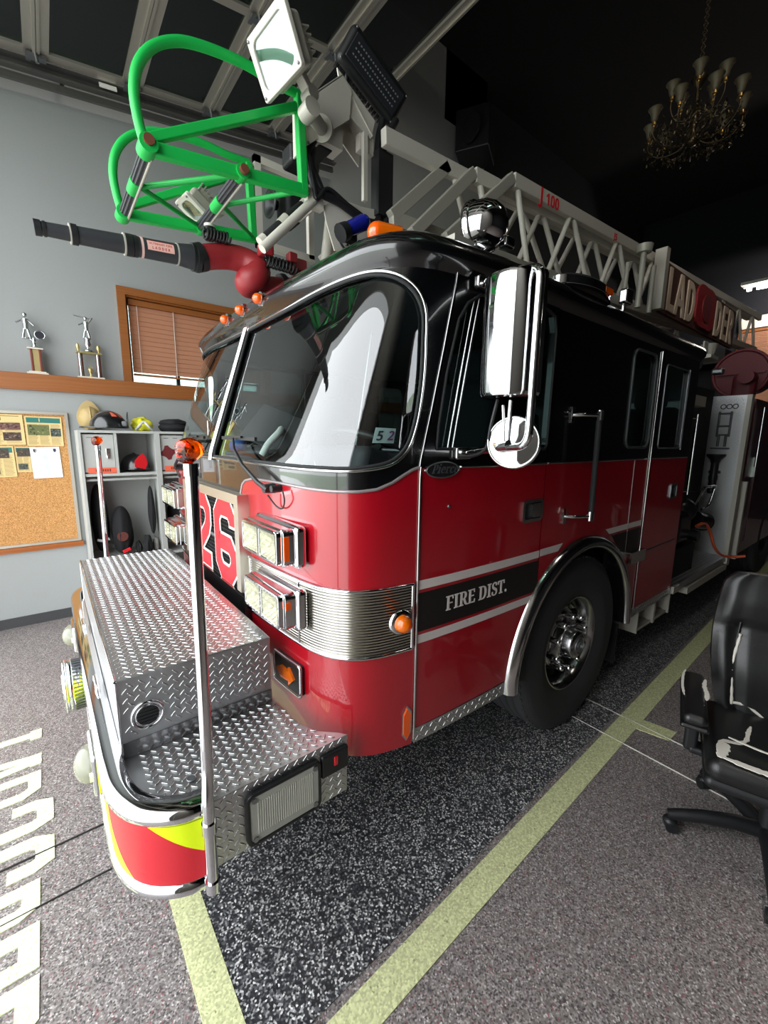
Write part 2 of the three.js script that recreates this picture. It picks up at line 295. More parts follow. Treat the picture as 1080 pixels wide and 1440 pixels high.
struct('trim_2', [bx(-2.58, -2.556, .70, .722, -.2, ROOM.z1), bx(-2.58, -2.548, .722, .748, -.2, ROOM.z1)], M.woodTrim, 'narrow light wooden rail under the notice board');
// outside
struct('driveway', bx(-9, 14, -.22, -.02, ROOM.z1 + .25, 12), M.concrete, 'concrete apron outside the bay door');
struct('lawn', bx(-40, 45, -.3, -.06, 12, 60), M.grass, 'grass beyond the apron');
// ---- window with wooden blind on the left wall
{
  const w = grp(scene, numbered('window_1'), 'wood framed window above the ledge'); w.userData = { kind: 'structure', label: 'wood framed window above the ledge', category: 'window' };
  struct('window_frame', [bx(-2.735, -2.70, 3.13, 3.20, -2.25, -.685), bx(-2.735, -2.70, 2.285, 3.13, -.755, -.685), bx(-2.735, -2.70, 2.285, 3.13, -2.25, -2.18), bx(-2.86, -2.73, 3.118, 3.13, -2.18, -.755), bx(-2.86, -2.73, 2.285, 3.118, -.767, -.755), bx(-2.86, -2.73, 2.285, 3.118, -2.18, -2.168)], M.wood, '', w);
  struct('sash', [bx(-2.90, -2.86, 2.285, 2.315, -2.17, -.76), bx(-2.90, -2.86, 3.08, 3.12, -2.17, -.76), ...[-.775, -1.23, -1.70, -2.155].map(z => bx(-2.90, -2.86, 2.285, 3.12, z - .018, z + .018))], M.plastic, '', w);
  for (const [a, b] of [[-1.212, -.793], [-1.682, -1.248], [-2.137, -1.718]]) struct('pane', bx(-2.883, -2.880, 2.315, 3.08, a, b), M.glass, '', w);
  const b = thing('window_blind', 'wooden slatted blind lowered over the window above the ledge', 'blind');
  part(b, 'head_rail', bx(-2.83, -2.765, 3.06, 3.112, -2.15, -.785), M.wood);
  for (let i = 0; i < 14; i++) part(b, 'slat', box(.052, .004, 1.36, -2.797, 3.035 - i * .0465, -1.467, 0, 0, -1.24), M.blind);
  part(b, 'bottom_rail', bx(-2.82, -2.775, 2.375, 2.393, -2.145, -.79), M.wood);
  for (const z of [-.86, -1.20, -1.72, -2.08]) part(b, 'ladder_cord', rod(V(-2.775, 2.38, z), V(-2.775, 3.08, z), .0025, 6), M.white);
}
// ---- high window on the back wall
{
  const w = grp(scene, numbered('window_2'), ''); w.userData = { kind: 'structure', label: 'high window with orange wooden blind on the back wall', category: 'window' };
  struct('window_frame', [bx(-.61, 1.25, 4.29, 4.36, -13, -12.96), bx(-.61, -.54, 2.6, 4.29, -13, -12.96), bx(1.18, 1.25, 2.6, 4.29, -13, -12.96), bx(-.61, 1.25, 2.55, 2.62, -13, -12.94)], M.wood, '', w);
  struct('pane', bx(-.56, 1.2, 2.6, 4.60, -13.12, -13.115), M.glass, '', w);
  const b = thing('window_blind', 'glowing orange wooden blind in the high window of the back wall', 'blind');
  for (let i = 0; i < 48; i++) part(b, 'slat', box(1.7, .004, .05, .32, 4.27 - i * .034, -12.985, .95, 0, 0), M.blind);
  const r = thing('roller_shade', 'pale roller shade box above the orange blind', 'shade');
  part(r, 'cassette', bx(-.58, 1.22, 4.365, 4.62, -13.0, -12.93), M.white);
  part(r, 'end_cap', [bx(-.605, -.58, 4.36, 4.625, -13.0, -12.925), bx(1.22, 1.245, 4.36, 4.625, -13.0, -12.925)], M.plastic);
}
// ---- ceiling lamp far at the back
{
  const l = thing('ceiling_lamp', 'bright hanging lamp with glowing tubes near the back wall', 'lamp');
  part(l, 'housing', [bx(-.45, 1.2, 5.06, 5.12, -12.2, -11.9)], M.white);
  const glow = new THREE.MeshStandardMaterial({ color: '#ffffff', emissive: '#fff4e6', emissiveIntensity: 9, roughness: 0.5 });
  for (const [a, b] of [[-.36, -.29], [-.2, .42], [.5, 1.1]]) part(l, 'glowing_tube', rod(V(a, 5.0, -12.05), V(b, 5.0, -12.05), .045, 10), glow);
  part(l, 'hanger', [rod(V(0, 5.12, -12.05), V(0, 7.4, -12.05), .01, 6), rod(V(.9, 5.12, -12.05), V(.9, 7.4, -12.05), .01, 6)], M.steel);
  const p = new THREE.PointLight('#fff4e6', 6, 0, 2); p.position.set(.2, 4.88, -12.05); p.name = 'ceiling_lamp_glow'; p.castShadow = true; scene.add(p);
}
// ---- overhead bay door, rolled up under the roof
{
  const d = grp(scene, numbered('door_1'), ''); d.userData = { kind: 'structure', label: 'open aluminium and glass overhead door raised above the truck', category: 'garage door' };
  const yd = z => 4.66 - .135 * z, ang = Math.atan(.135), xs = [-2.35, -1.15, .05, 1.25, 2.45];
  const L = .66, edges = []; for (let z = .425; z > -2.9; z -= L) edges.push(z);
  for (let i = 0; i < edges.length - 1; i++) {
    const za = edges[i], zb = edges[i + 1], zc = (za + zb) / 2, s = grp(d, 'door_section', ''), sec = [];
    const at = (g, x, zz, dy = 0) => { g.rotateX(ang); g.translate(x, yd(zz) + dy, zz); return g; };
    struct('section_frame', [
      at(new THREE.BoxGeometry(4.84, .045, .075), .05, za - .041), at(new THREE.BoxGeometry(4.84, .045, .075), .05, zb + .041),
      at(new THREE.BoxGeometry(4.84, .018, .02), .05, za - .012, -.026), at(new THREE.BoxGeometry(4.84, .018, .02), .05, zb + .012, -.026),
      ...xs.map((x, k) => at(new THREE.BoxGeometry(k === 0 || k === 4 ? .09 : .07, .045, L - .006), x + (k === 0 ? .02 : k === 4 ? -.02 : 0), zc)),
    ], M.alu, '', s);
    for (let k = 0; k < 4; k++) struct('pane', at(new THREE.BoxGeometry(1.14, .006, L - .15), (xs[k] + xs[k + 1]) / 2, zc), M.glassDark, '', s);
    for (const x of [-2.33, -1.15, .05]) struct('hinge', [at(new THREE.BoxGeometry(.05, .03, .12), x, zb, -.04), at(new THREE.CylinderGeometry(.014, .014, .07, 8), x + .03, zb, -.06), at(new THREE.BoxGeometry(.09, .012, .03), x, zb + .05, -.05)], M.steel, '', s);
  }
  struct('door_track', [-2.44, 2.54].map(x => [0, 1, 2].map(k => { const g = new THREE.BoxGeometry(k === 1 ? .012 : .06, k === 1 ? .07 : .012, 3.5); g.rotateX(ang); g.translate(x + (k === 1 ? -.03 : 0), yd(-1.3) - .05 + (k - 1) * -.035, -1.3); return g; })), M.aluDark, '', d);
  struct('track_angle', [-2.50, 2.60].map(x => { const g = new THREE.BoxGeometry(.03, .05, 3.5); g.rotateX(ang); g.translate(x, yd(-1.3) - .12, -1.3); return g; }), M.aluDark, '', d);
  struct('warning_plate', (() => { const g = new THREE.BoxGeometry(.012, .03, .13); g.rotateX(ang); g.translate(-2.405, yd(-.72) - .045, -.72); return [g]; })(), M.white, '', d);
  struct('door_curve', [-2.44, 2.54].map(x => polyTube([V(x, yd(.45), .45), V(x, yd(.7) - .02, .72), V(x, 4.2, .84), V(x, .05, .86)], .02, .12, 8)), M.aluDark, '', d);
  struct('track_hanger', [[-2.52, -2.6], [-2.52, -.4], [2.6, -2.6], [2.6, -.4]].map(([x, z]) => bx(x - .015, x + .015, yd(z) - .1, ROOM.y1, z - .015, z + .015)), M.aluDark, '', d);
}
// ---- ceiling lamps above the aisle beside the truck
for (const [z, where] of [[-.9, 'nearer the bay door'], [-3.6, 'above the office chairs']]) {
  const l = thing('ceiling_lamp', 'long white ceiling lamp over the aisle ' + where, 'lamp'), x = 2.7, y = 6.6;
  part(l, 'housing', bx(x - .2, x + .2, y, y + .07, z - .65, z + .65), M.white);
  part(l, 'glowing_panel', bx(x - .17, x + .17, y - .012, y, z - .62, z + .62), new THREE.MeshStandardMaterial({ color: '#ffffff', emissive: '#fff6ea', emissiveIntensity: 4, roughness: .6 }));
  part(l, 'hanger', [rod(V(x, y + .07, z - .5), V(x, ROOM.y1, z - .5), .008, 6), rod(V(x, y + .07, z + .5), V(x, ROOM.y1, z + .5), .008, 6)], M.steel);
  const a = new THREE.RectAreaLight('#fff6ea', z > -2 ? 125 : 7, .34, 1.24); a.position.set(x, y - .03, z); a.lookAt(x, 0, z); a.name = 'ceiling_lamp_light'; scene.add(a);
}
// ---- dark duct box high on the wall
solo('ceiling_speaker', [rbox(.5, .55, .55, .02, -2.45, 6.25, -5.55, 0, .5, 0), cyl(.18, .18, .02, 24, -2.30, 6.2, -5.25, PI / 2, 0, 0)], M.plastic, 'dark boxy speaker high on the grey wall', 'speaker');
// ---- chandelier
{
  const cx = .775, cy = 4.30, cz = -4.66, c = thing('chandelier', 'large dark bronze chandelier with tulip shades hanging under the black ceiling', 'chandelier');
  const at = (r, a, y) => V(cx + r * Math.cos(a), cy + y, cz + r * Math.sin(a));
  part(c, 'chain', Array.from({ length: 84 }, (_, i) => tor(.026, .006, cx, cy + 1.12 + i * .045 + .02, cz, 0, i % 2 ? PI / 2 : 0, 0, 2 * PI, 10)), M.bronze);
  part(c, 'stem', lathe([[0, 0], [.05, .01], [.09, .06], [.05, .12], [.03, .2], [.05, .3], [.03, .42], [.025, .7], [.06, .78], [.1, .85], [.03, .95], [.02, 1.12], [0, 1.13]], 16, cx, cy, cz), M.bronze);
  const arms = []; for (let i = 0; i < 9; i++) arms.push([.56, i / 9 * 2 * PI + .2, .32, .1]); for (let i = 0; i < 5; i++) arms.push([.32, i / 5 * 2 * PI, .68, .45]);
  for (const [r, a, y, y0] of arms) {
    part(c, 'arm', tube([at(.04, a, y0), at(r * .35, a, y0 - .10), at(r * .75, a, y0 - .08), at(r, a, y0 + .06), at(r, a, y)], .009, false, 24, 6), M.bronze);
    const p = at(r, a, y);
    const s = part(c, 'tulip_shade', lathe([[.018, 0], [.04, .03], [.05, .09], [.075, .15], [.095, .17]], 14, p.x, p.y, p.z), M.shade);
    part(s, 'socket', [cyl(.02, .028, .04, 10, p.x, p.y - .015, p.z), sph(.014, p.x, p.y - .05, p.z)], M.brass);
  }
  const leaf = new THREE.SphereGeometry(1, 6, 4), n = 620, im = new THREE.InstancedMesh(leaf, M.bronze, n), mt = new THREE.Matrix4();
  for (let i = 0; i < n; i++) { const r = Math.sqrt(rnd()) * .6, a = rnd() * 2 * PI, y = rr(-.08, .34) * (1.1 - r) + .02 + (rnd() < .25 ? .5 * rnd() : 0) * (1 - r); const p = at(y > .4 ? r * .5 : r, a, y); mt.compose(p, new THREE.Quaternion().setFromEuler(new THREE.Euler(rnd() * 6, rnd() * 6, rnd() * 6)), V(.035 * rr(.5, 1.2), .004, .013)); im.setMatrixAt(i, mt); }
  im.name = 'metal_leaves'; im.userData.kind = 'stuff'; shadows(im); c.add(im);
  c.scale.setScalar(.6); c.position.set(cx * .4, cy * .4, cz * .4);
}
// =====================================================================  THINGS ALONG THE GREY WALL
// ---- notice board and its papers
{
  const b = thing('notice_board', 'framed cork notice board on the grey wall', 'notice board');
  part(b, 'cork_panel', bx(-2.58, -2.568, .77, 1.945, -.165, .90), M.cork);
  part(b, 'board_frame', [bx(-2.58, -2.555, 1.935, 1.958, -.185, .92), bx(-2.58, -2.555, .752, .775, -.185, .92), bx(-2.58, -2.555, .775, 1.935, -.185, -.16), bx(-2.58, -2.555, .775, 1.935, .895, .92)], M.alu);
  const paperTex = (seedKind, cols) => canvasTex(256, 256, (g, w, h) => {
    g.fillStyle = seedKind === 'sheet' ? '#eef0f4' : '#d3ba82'; g.fillRect(0, 0, w, h);
    if (seedKind === 'sheet') {
      g.fillStyle = '#2b3050'; for (const x of [28, 200]) { g.beginPath(); g.moveTo(x, 14); g.lineTo(x + 26, 14); g.lineTo(x + 26, 34); g.lineTo(x + 13, 46); g.lineTo(x, 34); g.fill(); }
      g.fillStyle = '#8d93a3'; for (let i = 0; i < 4; i++) g.fillRect(80 + i * 4, 18 + i * 9, 96 - i * 8, 3);
      for (let i = 0; i < 24; i++) { const l = rr(24, 60); g.fillRect(128 - l / 2, 66 + i * 6.4, l, 3); } g.fillRect(70, 228, 116, 3);
    } else {
      g.fillStyle = '#3b3320'; if (cols === 1) { g.fillRect(14, 12, 226, 4); g.fillRect(40, 24, 120, 26); } else { g.fillStyle = '#2f6f66'; g.fillRect(10, 10, 236, 44); g.fillStyle = '#c9b98a'; g.fillRect(96, 16, 6, 30); }
      g.fillStyle = '#6d5a35'; for (let i = 0; i < 26; i++) for (let c = 0; c < 3; c++) g.fillRect(12 + c * 80, 66 + i * 7, rr(56, 72), 2);
      for (const [x, y, w2, h2, c] of cols === 1 ? [[12, 90, 130, 110, '#5b3c37'], [152, 70, 90, 60, '#6b4a45'], [160, 150, 80, 70, '#4d3b36']] : cols === 2 ? [[14, 72, 150, 90, '#62683f'], [170, 100, 74, 70, '#3f4c4b']] : [[20, 18, 200, 80, '#4b4038'], [20, 170, 120, 60, '#4c5148']]) { g.fillStyle = c; g.fillRect(x, y, w2, h2); g.fillStyle = 'rgba(30,28,24,.5)'; for (let i = 0; i < 12; i++) g.fillRect(x + rr(0, w2 - 16), y + rr(0, h2 - 14), rr(6, 22), rr(4, 16)); g.fillStyle = 'rgba(210,190,150,.35)'; for (let i = 0; i < 10; i++) g.fillRect(x + rr(0, w2 - 12), y + rr(0, h2 - 10), rr(4, 14), rr(3, 10)); }
    }
  });
  const sheet = (name, label, kind, cols, z0, z1, y0, y1, tilt, x = -2.5665) => {
    const g = new THREE.PlaneGeometry(z0 - z1, y1 - y0, 4, 4), p = g.attributes.position;
    for (let i = 0; i < p.count; i++) p.setZ(i, .0015 + .004 * Math.pow(Math.abs(p.getX(i)) / (z0 - z1) * 2, 3));
    const back = g.clone(); back.translate(0, 0, -.0012); back.index.array.reverse();
    g.computeVertexNormals(); g.rotateY(PI / 2); back.rotateY(PI / 2);
    const m = shadows(new THREE.Mesh(mergeGeometries([g, back]), S('#ffffff', .85, 0, { map: paperTex(kind, cols) })));
    m.name = numbered(name); m.position.set(x, (y0 + y1) / 2, (z0 + z1) / 2); m.rotation.x = tilt; m.userData = { label, category: kind === 'sheet' ? 'paper' : 'newspaper' };
    scene.add(m);
  };
  sheet('newspaper_clipping', 'yellowed newspaper page with a dark headline box on the notice board', 'news', 1, .52, .135, 1.665, 1.925, .01);
  sheet('newspaper_clipping', 'yellowed newspaper page with a green banner on the notice board', 'news', 2, .125, -.135, 1.655, 1.915, -.01);
  sheet('newspaper_clipping', 'small newspaper cutting beside the white sheet on the notice board', 'news', 3, .215, .075, 1.425, 1.648, 0);
  sheet('newspaper_clipping', 'long newspaper cutting below the headline box page', 'news', 3, .46, .222, 1.385, 1.652, .015);
  sheet('notice_sheet', 'white printed notice with two badges pinned to the cork board', 'sheet', 1, .112, -.098, 1.366, 1.645, .02, -2.5645);
}
// ---- trophies on the ledge
{
  const star = (x, y, z, s) => { const pts = []; for (let i = 0; i < 10; i++) { const r = i % 2 ? s * .45 : s, a = i / 10 * 2 * PI + PI / 2; pts.push([r * Math.cos(a), r * Math.sin(a)]); } return place(ext(shp(pts), .01), x, y, z, 0, PI / 2, 0); };
  const figure = (x, y, z, s, arm) => [                   // small metal figure: legs, body, head, arms
    rod(V(x, y, z - .025 * s), V(x, y + .09 * s, z - .008 * s), .012 * s, 8), rod(V(x, y, z + .03 * s), V(x, y + .09 * s, z + .01 * s), .012 * s, 8),
    rod(V(x, y + .08 * s, z), V(x, y + .17 * s, z), .02 * s, 8, .026 * s), sph(.02 * s, x, y + .205 * s, z, 1, 1.15, 1, 10),
    rod(V(x, y + .16 * s, z + .02 * s), V(x, y + .13 * s, z + .07 * s), .008 * s, 6), rod(V(x, y + .16 * s, z - .02 * s), V(x, y + (arm ? .22 : .12) * s, z - .06 * s), .008 * s, 6), cyl(.03 * s, .034 * s, .008, 12, x, y, z)];
  const t = thing('trophy', 'single column trophy with a small figure and oval badge on the ledge', 'trophy');
  const x = -2.645, z = -.01;
  part(t, 'base', [bx(x - .045, x + .045, 2.286, 2.303, z - .075, z + .075), bx(x - .035, x + .035, 2.303, 2.313, z - .06, z + .06)], M.marble);
  part(t, 'column', [rbox(.05, .19, .018, .004, x, 2.408, z + .03), rbox(.05, .19, .018, .004, x, 2.408, z - .03)], M.trophyRed);
  part(t, 'column_face', bx(x - .015, x + .018, 2.313, 2.503, z - .021, z + .021), M.gold);
  part(t, 'plate', bx(x - .04, x + .04, 2.503, 2.513, z - .055, z + .055), M.marble);
  part(t, 'figure', [figure(x, 2.59, z + .045, .95, false), lathe([[0, 0], [.03, .005], [.012, .03], [.02, .05], [.012, .085]], 12, x, 2.513, z), rod(V(x, 2.575, z), V(x, 2.60, z + .04), .012, 8)], M.trophySilver);
  part(t, 'oval_badge', place(new THREE.CylinderGeometry(.034, .034, .01, 20), x, 2.63, z - .045, 0, 0, PI / 2), M.ink);
  part(t, 'badge_rim', place(new THREE.TorusGeometry(.036, .005, 6, 24), x + .004, 2.63, z - .045, 0, PI / 2, 0), M.trophySilver);
  const u = thing('trophy', 'two column trophy with a batting figure and small cups on the ledge', 'trophy'), w = -.405;
  part(u, 'base', [bx(x - .05, x + .05, 2.286, 2.302, w - .105, w + .105)], M.marble);
  for (const s of [-1, 1]) part(u, 'column', [cyl(.02, .02, .21, 14, x, 2.407, w + s * .07), ...Array.from({ length: 9 }, (_, k) => cyl(.0215, .0215, .007, 14, x, 2.32 + k * .022, w + s * .07))], M.trophyRed);
  part(u, 'column_band', [cyl(.012, .012, .208, 10, x + .016, 2.407, w + .075), cyl(.012, .012, .208, 10, x + .016, 2.407, w - .065)], M.trophySilver);
  part(u, 'plate', bx(x - .045, x + .045, 2.512, 2.526, w - .1, w + .1), M.gold);
  part(u, 'cup', [-.08, .08].map(s => lathe([[0, 0], [.014, .003], [.005, .015], [.018, .035], [.02, .06], [.01, .075]], 12, x, 2.526, w + s)), M.gold);
  part(u, 'small_emblem', [lathe([[0, 0], [.016, .004], [.006, .03], [.02, .05], [.024, .075]], 12, x, 2.302, w), star(x, 2.385, w, .025)], M.gold);
  part(u, 'figure', [lathe([[0, 0], [.05, .005], [.03, .025], [.012, .04], [.03, .07], [.02, .11], [.035, .13]], 14, x, 2.526, w), figure(x, 2.655, w, .85, true), rod(V(x, 2.83, w - .04), V(x, 2.845, w + .09), .005, 6)], M.trophySilver);
}
// ---- gear lockers: three steel units side by side
{
  const X0 = -2.565, X1 = -2.12, W = .61, H = 1.80;
  const labels = ['grey steel gear locker beside the notice board with a latched cubby door', 'grey steel gear locker between two others, dark roll lying on top', 'grey steel gear locker third from the notice board'];
  labels.forEach((label, i) => {
    const z1 = -.222 - i * W, z0 = z1 - W, l = thing('gear_locker', label, 'locker', 'gear lockers along the grey wall'), t = .022;
    part(l, 'side_panel', bx(X0, X1, 0, H, z1 - t, z1), M.locker); part(l, 'side_panel', bx(X0, X1, 0, H, z0, z0 + t), M.locker);
    part(l, 'back_panel', bx(X0, X0 + .01, 0, H, z0 + t, z1 - t), M.lockerIn);
    part(l, 'top_panel', bx(X0, X1, H - t, H, z0 + t, z1 - t), M.locker);
    part(l, 'shelf', bx(X0, X1 - .01, 1.395, 1.42, z0 + t, z1 - t), M.locker);
    part(l, 'bench_shelf', bx(X0, X1 - .02, .60, .625, z0 + t, z1 - t), M.locker);
    part(l, 'bottom_panel', bx(X0, X1 - .01, .06, .09, z0 + t, z1 - t), M.locker);
    part(l, 'divider', bx(X0, X1 - .012, 1.42, H - t, z1 - .285, z1 - .262), M.locker);
    const d = part(l, 'cubby_door', rbox(.016, .335, .235, .004, X1 - .03, 1.598, z1 - .142), M.locker);
    part(d, 'latch', [rbox(.014, .085, .034, .006, X1 - .017, 1.60, z1 - .21), rbox(.02, .03, .026, .006, X1 - .012, 1.565, z1 - .21)], M.chromeSoft);
    part(d, 'vent_slot', [bx(X1 - .0225, X1 - .0205, 1.735, 1.739, z1 - .10, z1 - .06), bx(X1 - .0225, X1 - .0205, 1.735, 1.739, z1 - .18, z1 - .14)], M.dark);
    part(l, 'hanging_rod', rod(V(X1 - .05, 1.36, z0 + t), V(X1 - .05, 1.36, z1 - t), .012, 12), M.locker);
    const tag = part(l, 'name_plate', bx(X1 - .014, X1 - .010, 1.424, 1.472, z1 - .262, z1 - .05), M.orangeRefl);
part(tag, 'faded_lettering', Array.from({ length: 7 }, (_, k) => bx(X1 - .0101, X1 - .0095, 1.437, 1.460, z1 - .105 - k * .017 - .011, z1 - .105 - k * .017)), S('#6e2c1e', .6));
    if (i === 1) part(d, 'sticker', place(ext(shp(Array.from({ length: 16 }, (_, k) => { const r = k % 4 < 2 ? .07 : .05, a = k / 16 * 2 * PI; return [r * Math.cos(a), r * Math.sin(a)]; })), .002), X1 - .022, 1.60, z1 - .09, 0, PI / 2, 0), S('#6a2326', .5));
  });
  const Z = -.222, black = S('#141417', .85), coat = (x, z, y0, y1, w, d) => { const g = new THREE.SphereGeometry(1, 18, 18), p = g.attributes.position; for (let i = 0; i < p.count; i++) { const a = Math.atan2(p.getZ(i), p.getX(i)), yy = p.getY(i), f = 1 + .14 * Math.sin(a * 7 + yy * 2) * (1 - yy * .6); p.setXYZ(i, p.getX(i) * f, yy, p.getZ(i) * f); } g.scale(d, (y1 - y0) / 2, w); g.translate(x, (y0 + y1) / 2, z); g.computeVertexNormals(); return g; };
  const helmet = (name, label, x, y, z, shell, front, brim = 1, turn = 0) => {          // leather style fire helmet, front towards +x
    const h = thing(name, label, 'helmet', null, [x, y, z]); h.rotation.y = turn;
    const dome = new THREE.SphereGeometry(1, 26, 14, 0, 2 * PI, 0, PI / 2), p = dome.attributes.position;
    for (let i = 0; i < p.count; i++) { const a = Math.atan2(p.getZ(i), p.getX(i)), r = 1 + .025 * Math.cos(a * 8); p.setXYZ(i, p.getX(i) * r, p.getY(i), p.getZ(i) * r); }
    dome.scale(.145, .135, .12); dome.translate(0, .03, 0); dome.computeVertexNormals();
    part(h, 'shell', dome, shell);
    const br = [], n = 36; for (let i = 0; i < n; i++) { const a = i / n * 2 * PI; br.push([(.15 + (Math.cos(a) < 0 ? .085 * Math.pow(-Math.cos(a), 1.5) : .02)) * brim * Math.cos(a), .148 * brim * Math.sin(a)]); }
    const b = ext(shp(br), .012, .003); b.rotateX(-PI / 2); b.translate(0, .022, 0); part(h, 'brim', b, shell);
    part(h, 'front_shield', place(ext(shp([[-.045, 0], [.045, 0], [.055, .06], [.03, .11], [0, .14], [-.03, .11], [-.055, .06]]), .008), .148, .035, 0, -.25, PI / 2, 0), front);
    part(h, 'ridge', tube([V(.13, .06, 0), V(.09, .135, 0), V(0, .168, 0), V(-.09, .135, 0), V(-.13, .06, 0)], .008, false, 24, 6), shell);
    return h;
  };
  const h1 = helmet('fire_helmet', 'black fire helmet with orange patches on the locker top', -2.24, H + .002, Z - .245, M.helmetBlack, M.helmetBlack, .95, 1.35);
  for (const [a, e] of [[.9, .55], [.3, .62], [-.35, .62], [-1.0, .55]]) part(h1, 'orange_patch', place(new THREE.SphereGeometry(1, 6, 4, a - .2, .4, e - .2, .5), 0, 0, 0).scale(.149, .139, .124).translate(0, .03, 0).rotateY(PI), M.orangeRefl);
  part(h1, 'goggles', [rbox(.05, .05, .16, .018, .13, .06, 0)], M.greyGear);
  helmet('fire_helmet', 'tan fire helmet leaning on the wall behind the black one', -2.54, H + .115, Z - .13, S('#b49c6a', .6), S('#7d6a48', .7), .95, 0).rotation.set(0, .0, -PI / 2 + .12);
  scene.children.find(o => o.userData.label === 'tan fire helmet leaning on the wall behind the black one').scale.setScalar(.72);
  helmet('fire_helmet', 'red fronted black fire helmet inside the open cubby', -2.30, 1.423, Z - .43, M.helmetBlack, M.hardRed, .9, .15);
  const yh = thing('rolled_hood', 'yellow and silver safety vest bundled on the locker top', 'vest', null, [-2.3, H + .001, Z - .525]);
  const lump = (sx, sy, sz, k, ph) => { const g = new THREE.SphereGeometry(1, 26, 16), p = g.attributes.position; for (let i = 0; i < p.count; i++) { const x = p.getX(i), y = p.getY(i), z = p.getZ(i), f = 1 + k * (Math.sin(x * 5 + ph) * Math.sin(z * 6 + ph * 2) + .5 * Math.sin(y * 9 + x * 7 + ph)); p.setXYZ(i, x * f, Math.max(-.75, y * f), z * f); } g.scale(sx, sy, sz); g.translate(0, .75 * sy, 0); g.computeVertexNormals(); return g; };
  part(yh, 'cloth', lump(.10, .075, .085, .16, 1.3), M.yellowGear);
  part(yh, 'reflective_band', [tube([V(.075, .014, .07), V(.1, .05, .04), V(.09, .085, .0), V(.105, .045, -.035), V(.075, .014, -.07)], .012, false, 30, 6)], M.silverTape);
  const roll = thing('rolled_coat', 'dark rolled coat lying on the top of the middle locker', 'coat', null, [-2.3, H + .001, Z - .80]);
  part(roll, 'cloth', [lump(.12, .055, .14, .06, 2.1), lump(.10, .04, .13, .08, 3.3).translate(0, .055, 0)], black);
  const jc = thing('hanging_jacket', 'black turnout jacket hanging in the locker beside the notice board', 'jacket');
  part(jc, 'cloth', coat(-2.36, Z - .115, .66, 1.31, .065, .14), black); part(jc, 'sleeve_band', [tube([V(-2.235, .80, Z - .07), V(-2.22, .79, Z - .115), V(-2.235, .80, Z - .16)], .014, false, 12, 6)], M.silverTape);
  const bag = thing('gear_bag', 'black gear bag with a red patch standing in the locker', 'bag');
  part(bag, 'cloth', coat(-2.27, Z - .275, .632, 1.10, .085, .10), black); part(bag, 'patch', place(new THREE.CylinderGeometry(.045, .045, .012, 20), -2.175, .82, Z - .265, 0, 0, PI / 2), S('#5c2a22', .7)); part(bag, 'tag', rbox(.012, .03, .07, .004, -2.185, .68, Z - .29, .4), M.hardRed);
  const glv = thing('hanging_cloth', 'thin dark cloth hanging from the locker rod', 'cloth');
  part(glv, 'cloth', coat(-2.24, Z - .535, .80, 1.28, .03, .055), black);
  const pile = [[-2.25, Z - .400, .05, black, 'dark folded gear on the locker floor beside the bag'], [-2.2, Z - .472, .075, S('#101012', .9), 'round black bundle on the locker floor'], [-2.25, Z - .55, .055, S('#8c8a86', .9), 'grey cloth bundle on the locker floor']];
  pile.forEach(([x, z, r, m, lab], k) => { const o = solo('gear_bundle', lump(r, r * 1.35, r * .52, .12, k * 2 + .7).translate(x, .6265, z), m, lab, 'bundle'); });
  const cd = thing('hanging_jacket', 'black turnout jacket hanging in the middle locker', 'jacket'); part(cd, 'cloth', coat(-2.33, Z - .61 - .22, .66, 1.3, .13, .13), black);
}
// =====================================================================  THE FIRE TRUCK (front at z = -0.7, near side at x = +1.25)
const truck = thing('fire_truck', 'red and black ladder fire truck with a chrome front bumper', 'fire truck');
// ---- cab surface: plan curve by arc length s from the centre line, and height y
const PLAN = [[0, -.70], [.25, -.702], [.5, -.708], [.75, -.72], [.9, -.731], [1.0, -.745], [1.07, -.768], [1.125, -.802], [1.165, -.845], [1.192, -.90], [1.208, -.96], [1.221, -1.04], [1.232, -1.15], [1.241, -1.32], [1.248, -1.55], [1.25, -1.8]];
const TAB = (() => {
  const q = [[2 * PLAN[0][0] - PLAN[1][0], 2 * PLAN[0][1] - PLAN[1][1]], ...PLAN, [2 * PLAN[15][0] - PLAN[14][0], 2 * PLAN[15][1] - PLAN[14][1]]], o = [];
  for (let i = 1; i < q.length - 2; i++) for (let k = 0; k < 20; k++) { const t = k / 20, f = c => .5 * (2 * q[i][c] + (q[i + 1][c] - q[i - 1][c]) * t + (2 * q[i - 1][c] - 5 * q[i][c] + 4 * q[i + 1][c] - q[i + 2][c]) * t * t + (-q[i - 1][c] + 3 * q[i][c] - 3 * q[i + 1][c] + q[i + 2][c]) * t * t * t); o.push([f(0), f(1)]); }
  o.push([1.25, -1.8], [1.25, -4.4]);
  let L = 0; return o.map((p, i) => { if (i) L += Math.hypot(p[0] - o[i - 1][0], p[1] - o[i - 1][1]); return [p[0], p[1], L]; });
})();
function planAt(s) {
  if (s < 0) { const p = planAt(-s); return [-p[0], p[1]]; }
  let a = 0, b = TAB.length - 1; while (b - a > 1) { const m = (a + b) >> 1; TAB[m][2] <= s ? a = m : b = m; }
  const t = Math.min(1.2, (s - TAB[a][2]) / (TAB[b][2] - TAB[a][2])); return [TAB[a][0] + (TAB[b][0] - TAB[a][0]) * t, TAB[a][1] + (TAB[b][1] - TAB[a][1]) * t];
}
function CS(s, y) { const [x, z] = planAt(s); let b = Math.min(1, Math.max(0, (z + 1.7) / .6)); b = b * b * (3 - 2 * b); const yy = Math.min(y, 2.36) - 1.65, sh = yy < -.04 ? 0 : yy < .04 ? -.33 * (yy + .04) * (yy + .04) / .16 : -.33 * yy; return V(x, y, z + sh * b); }
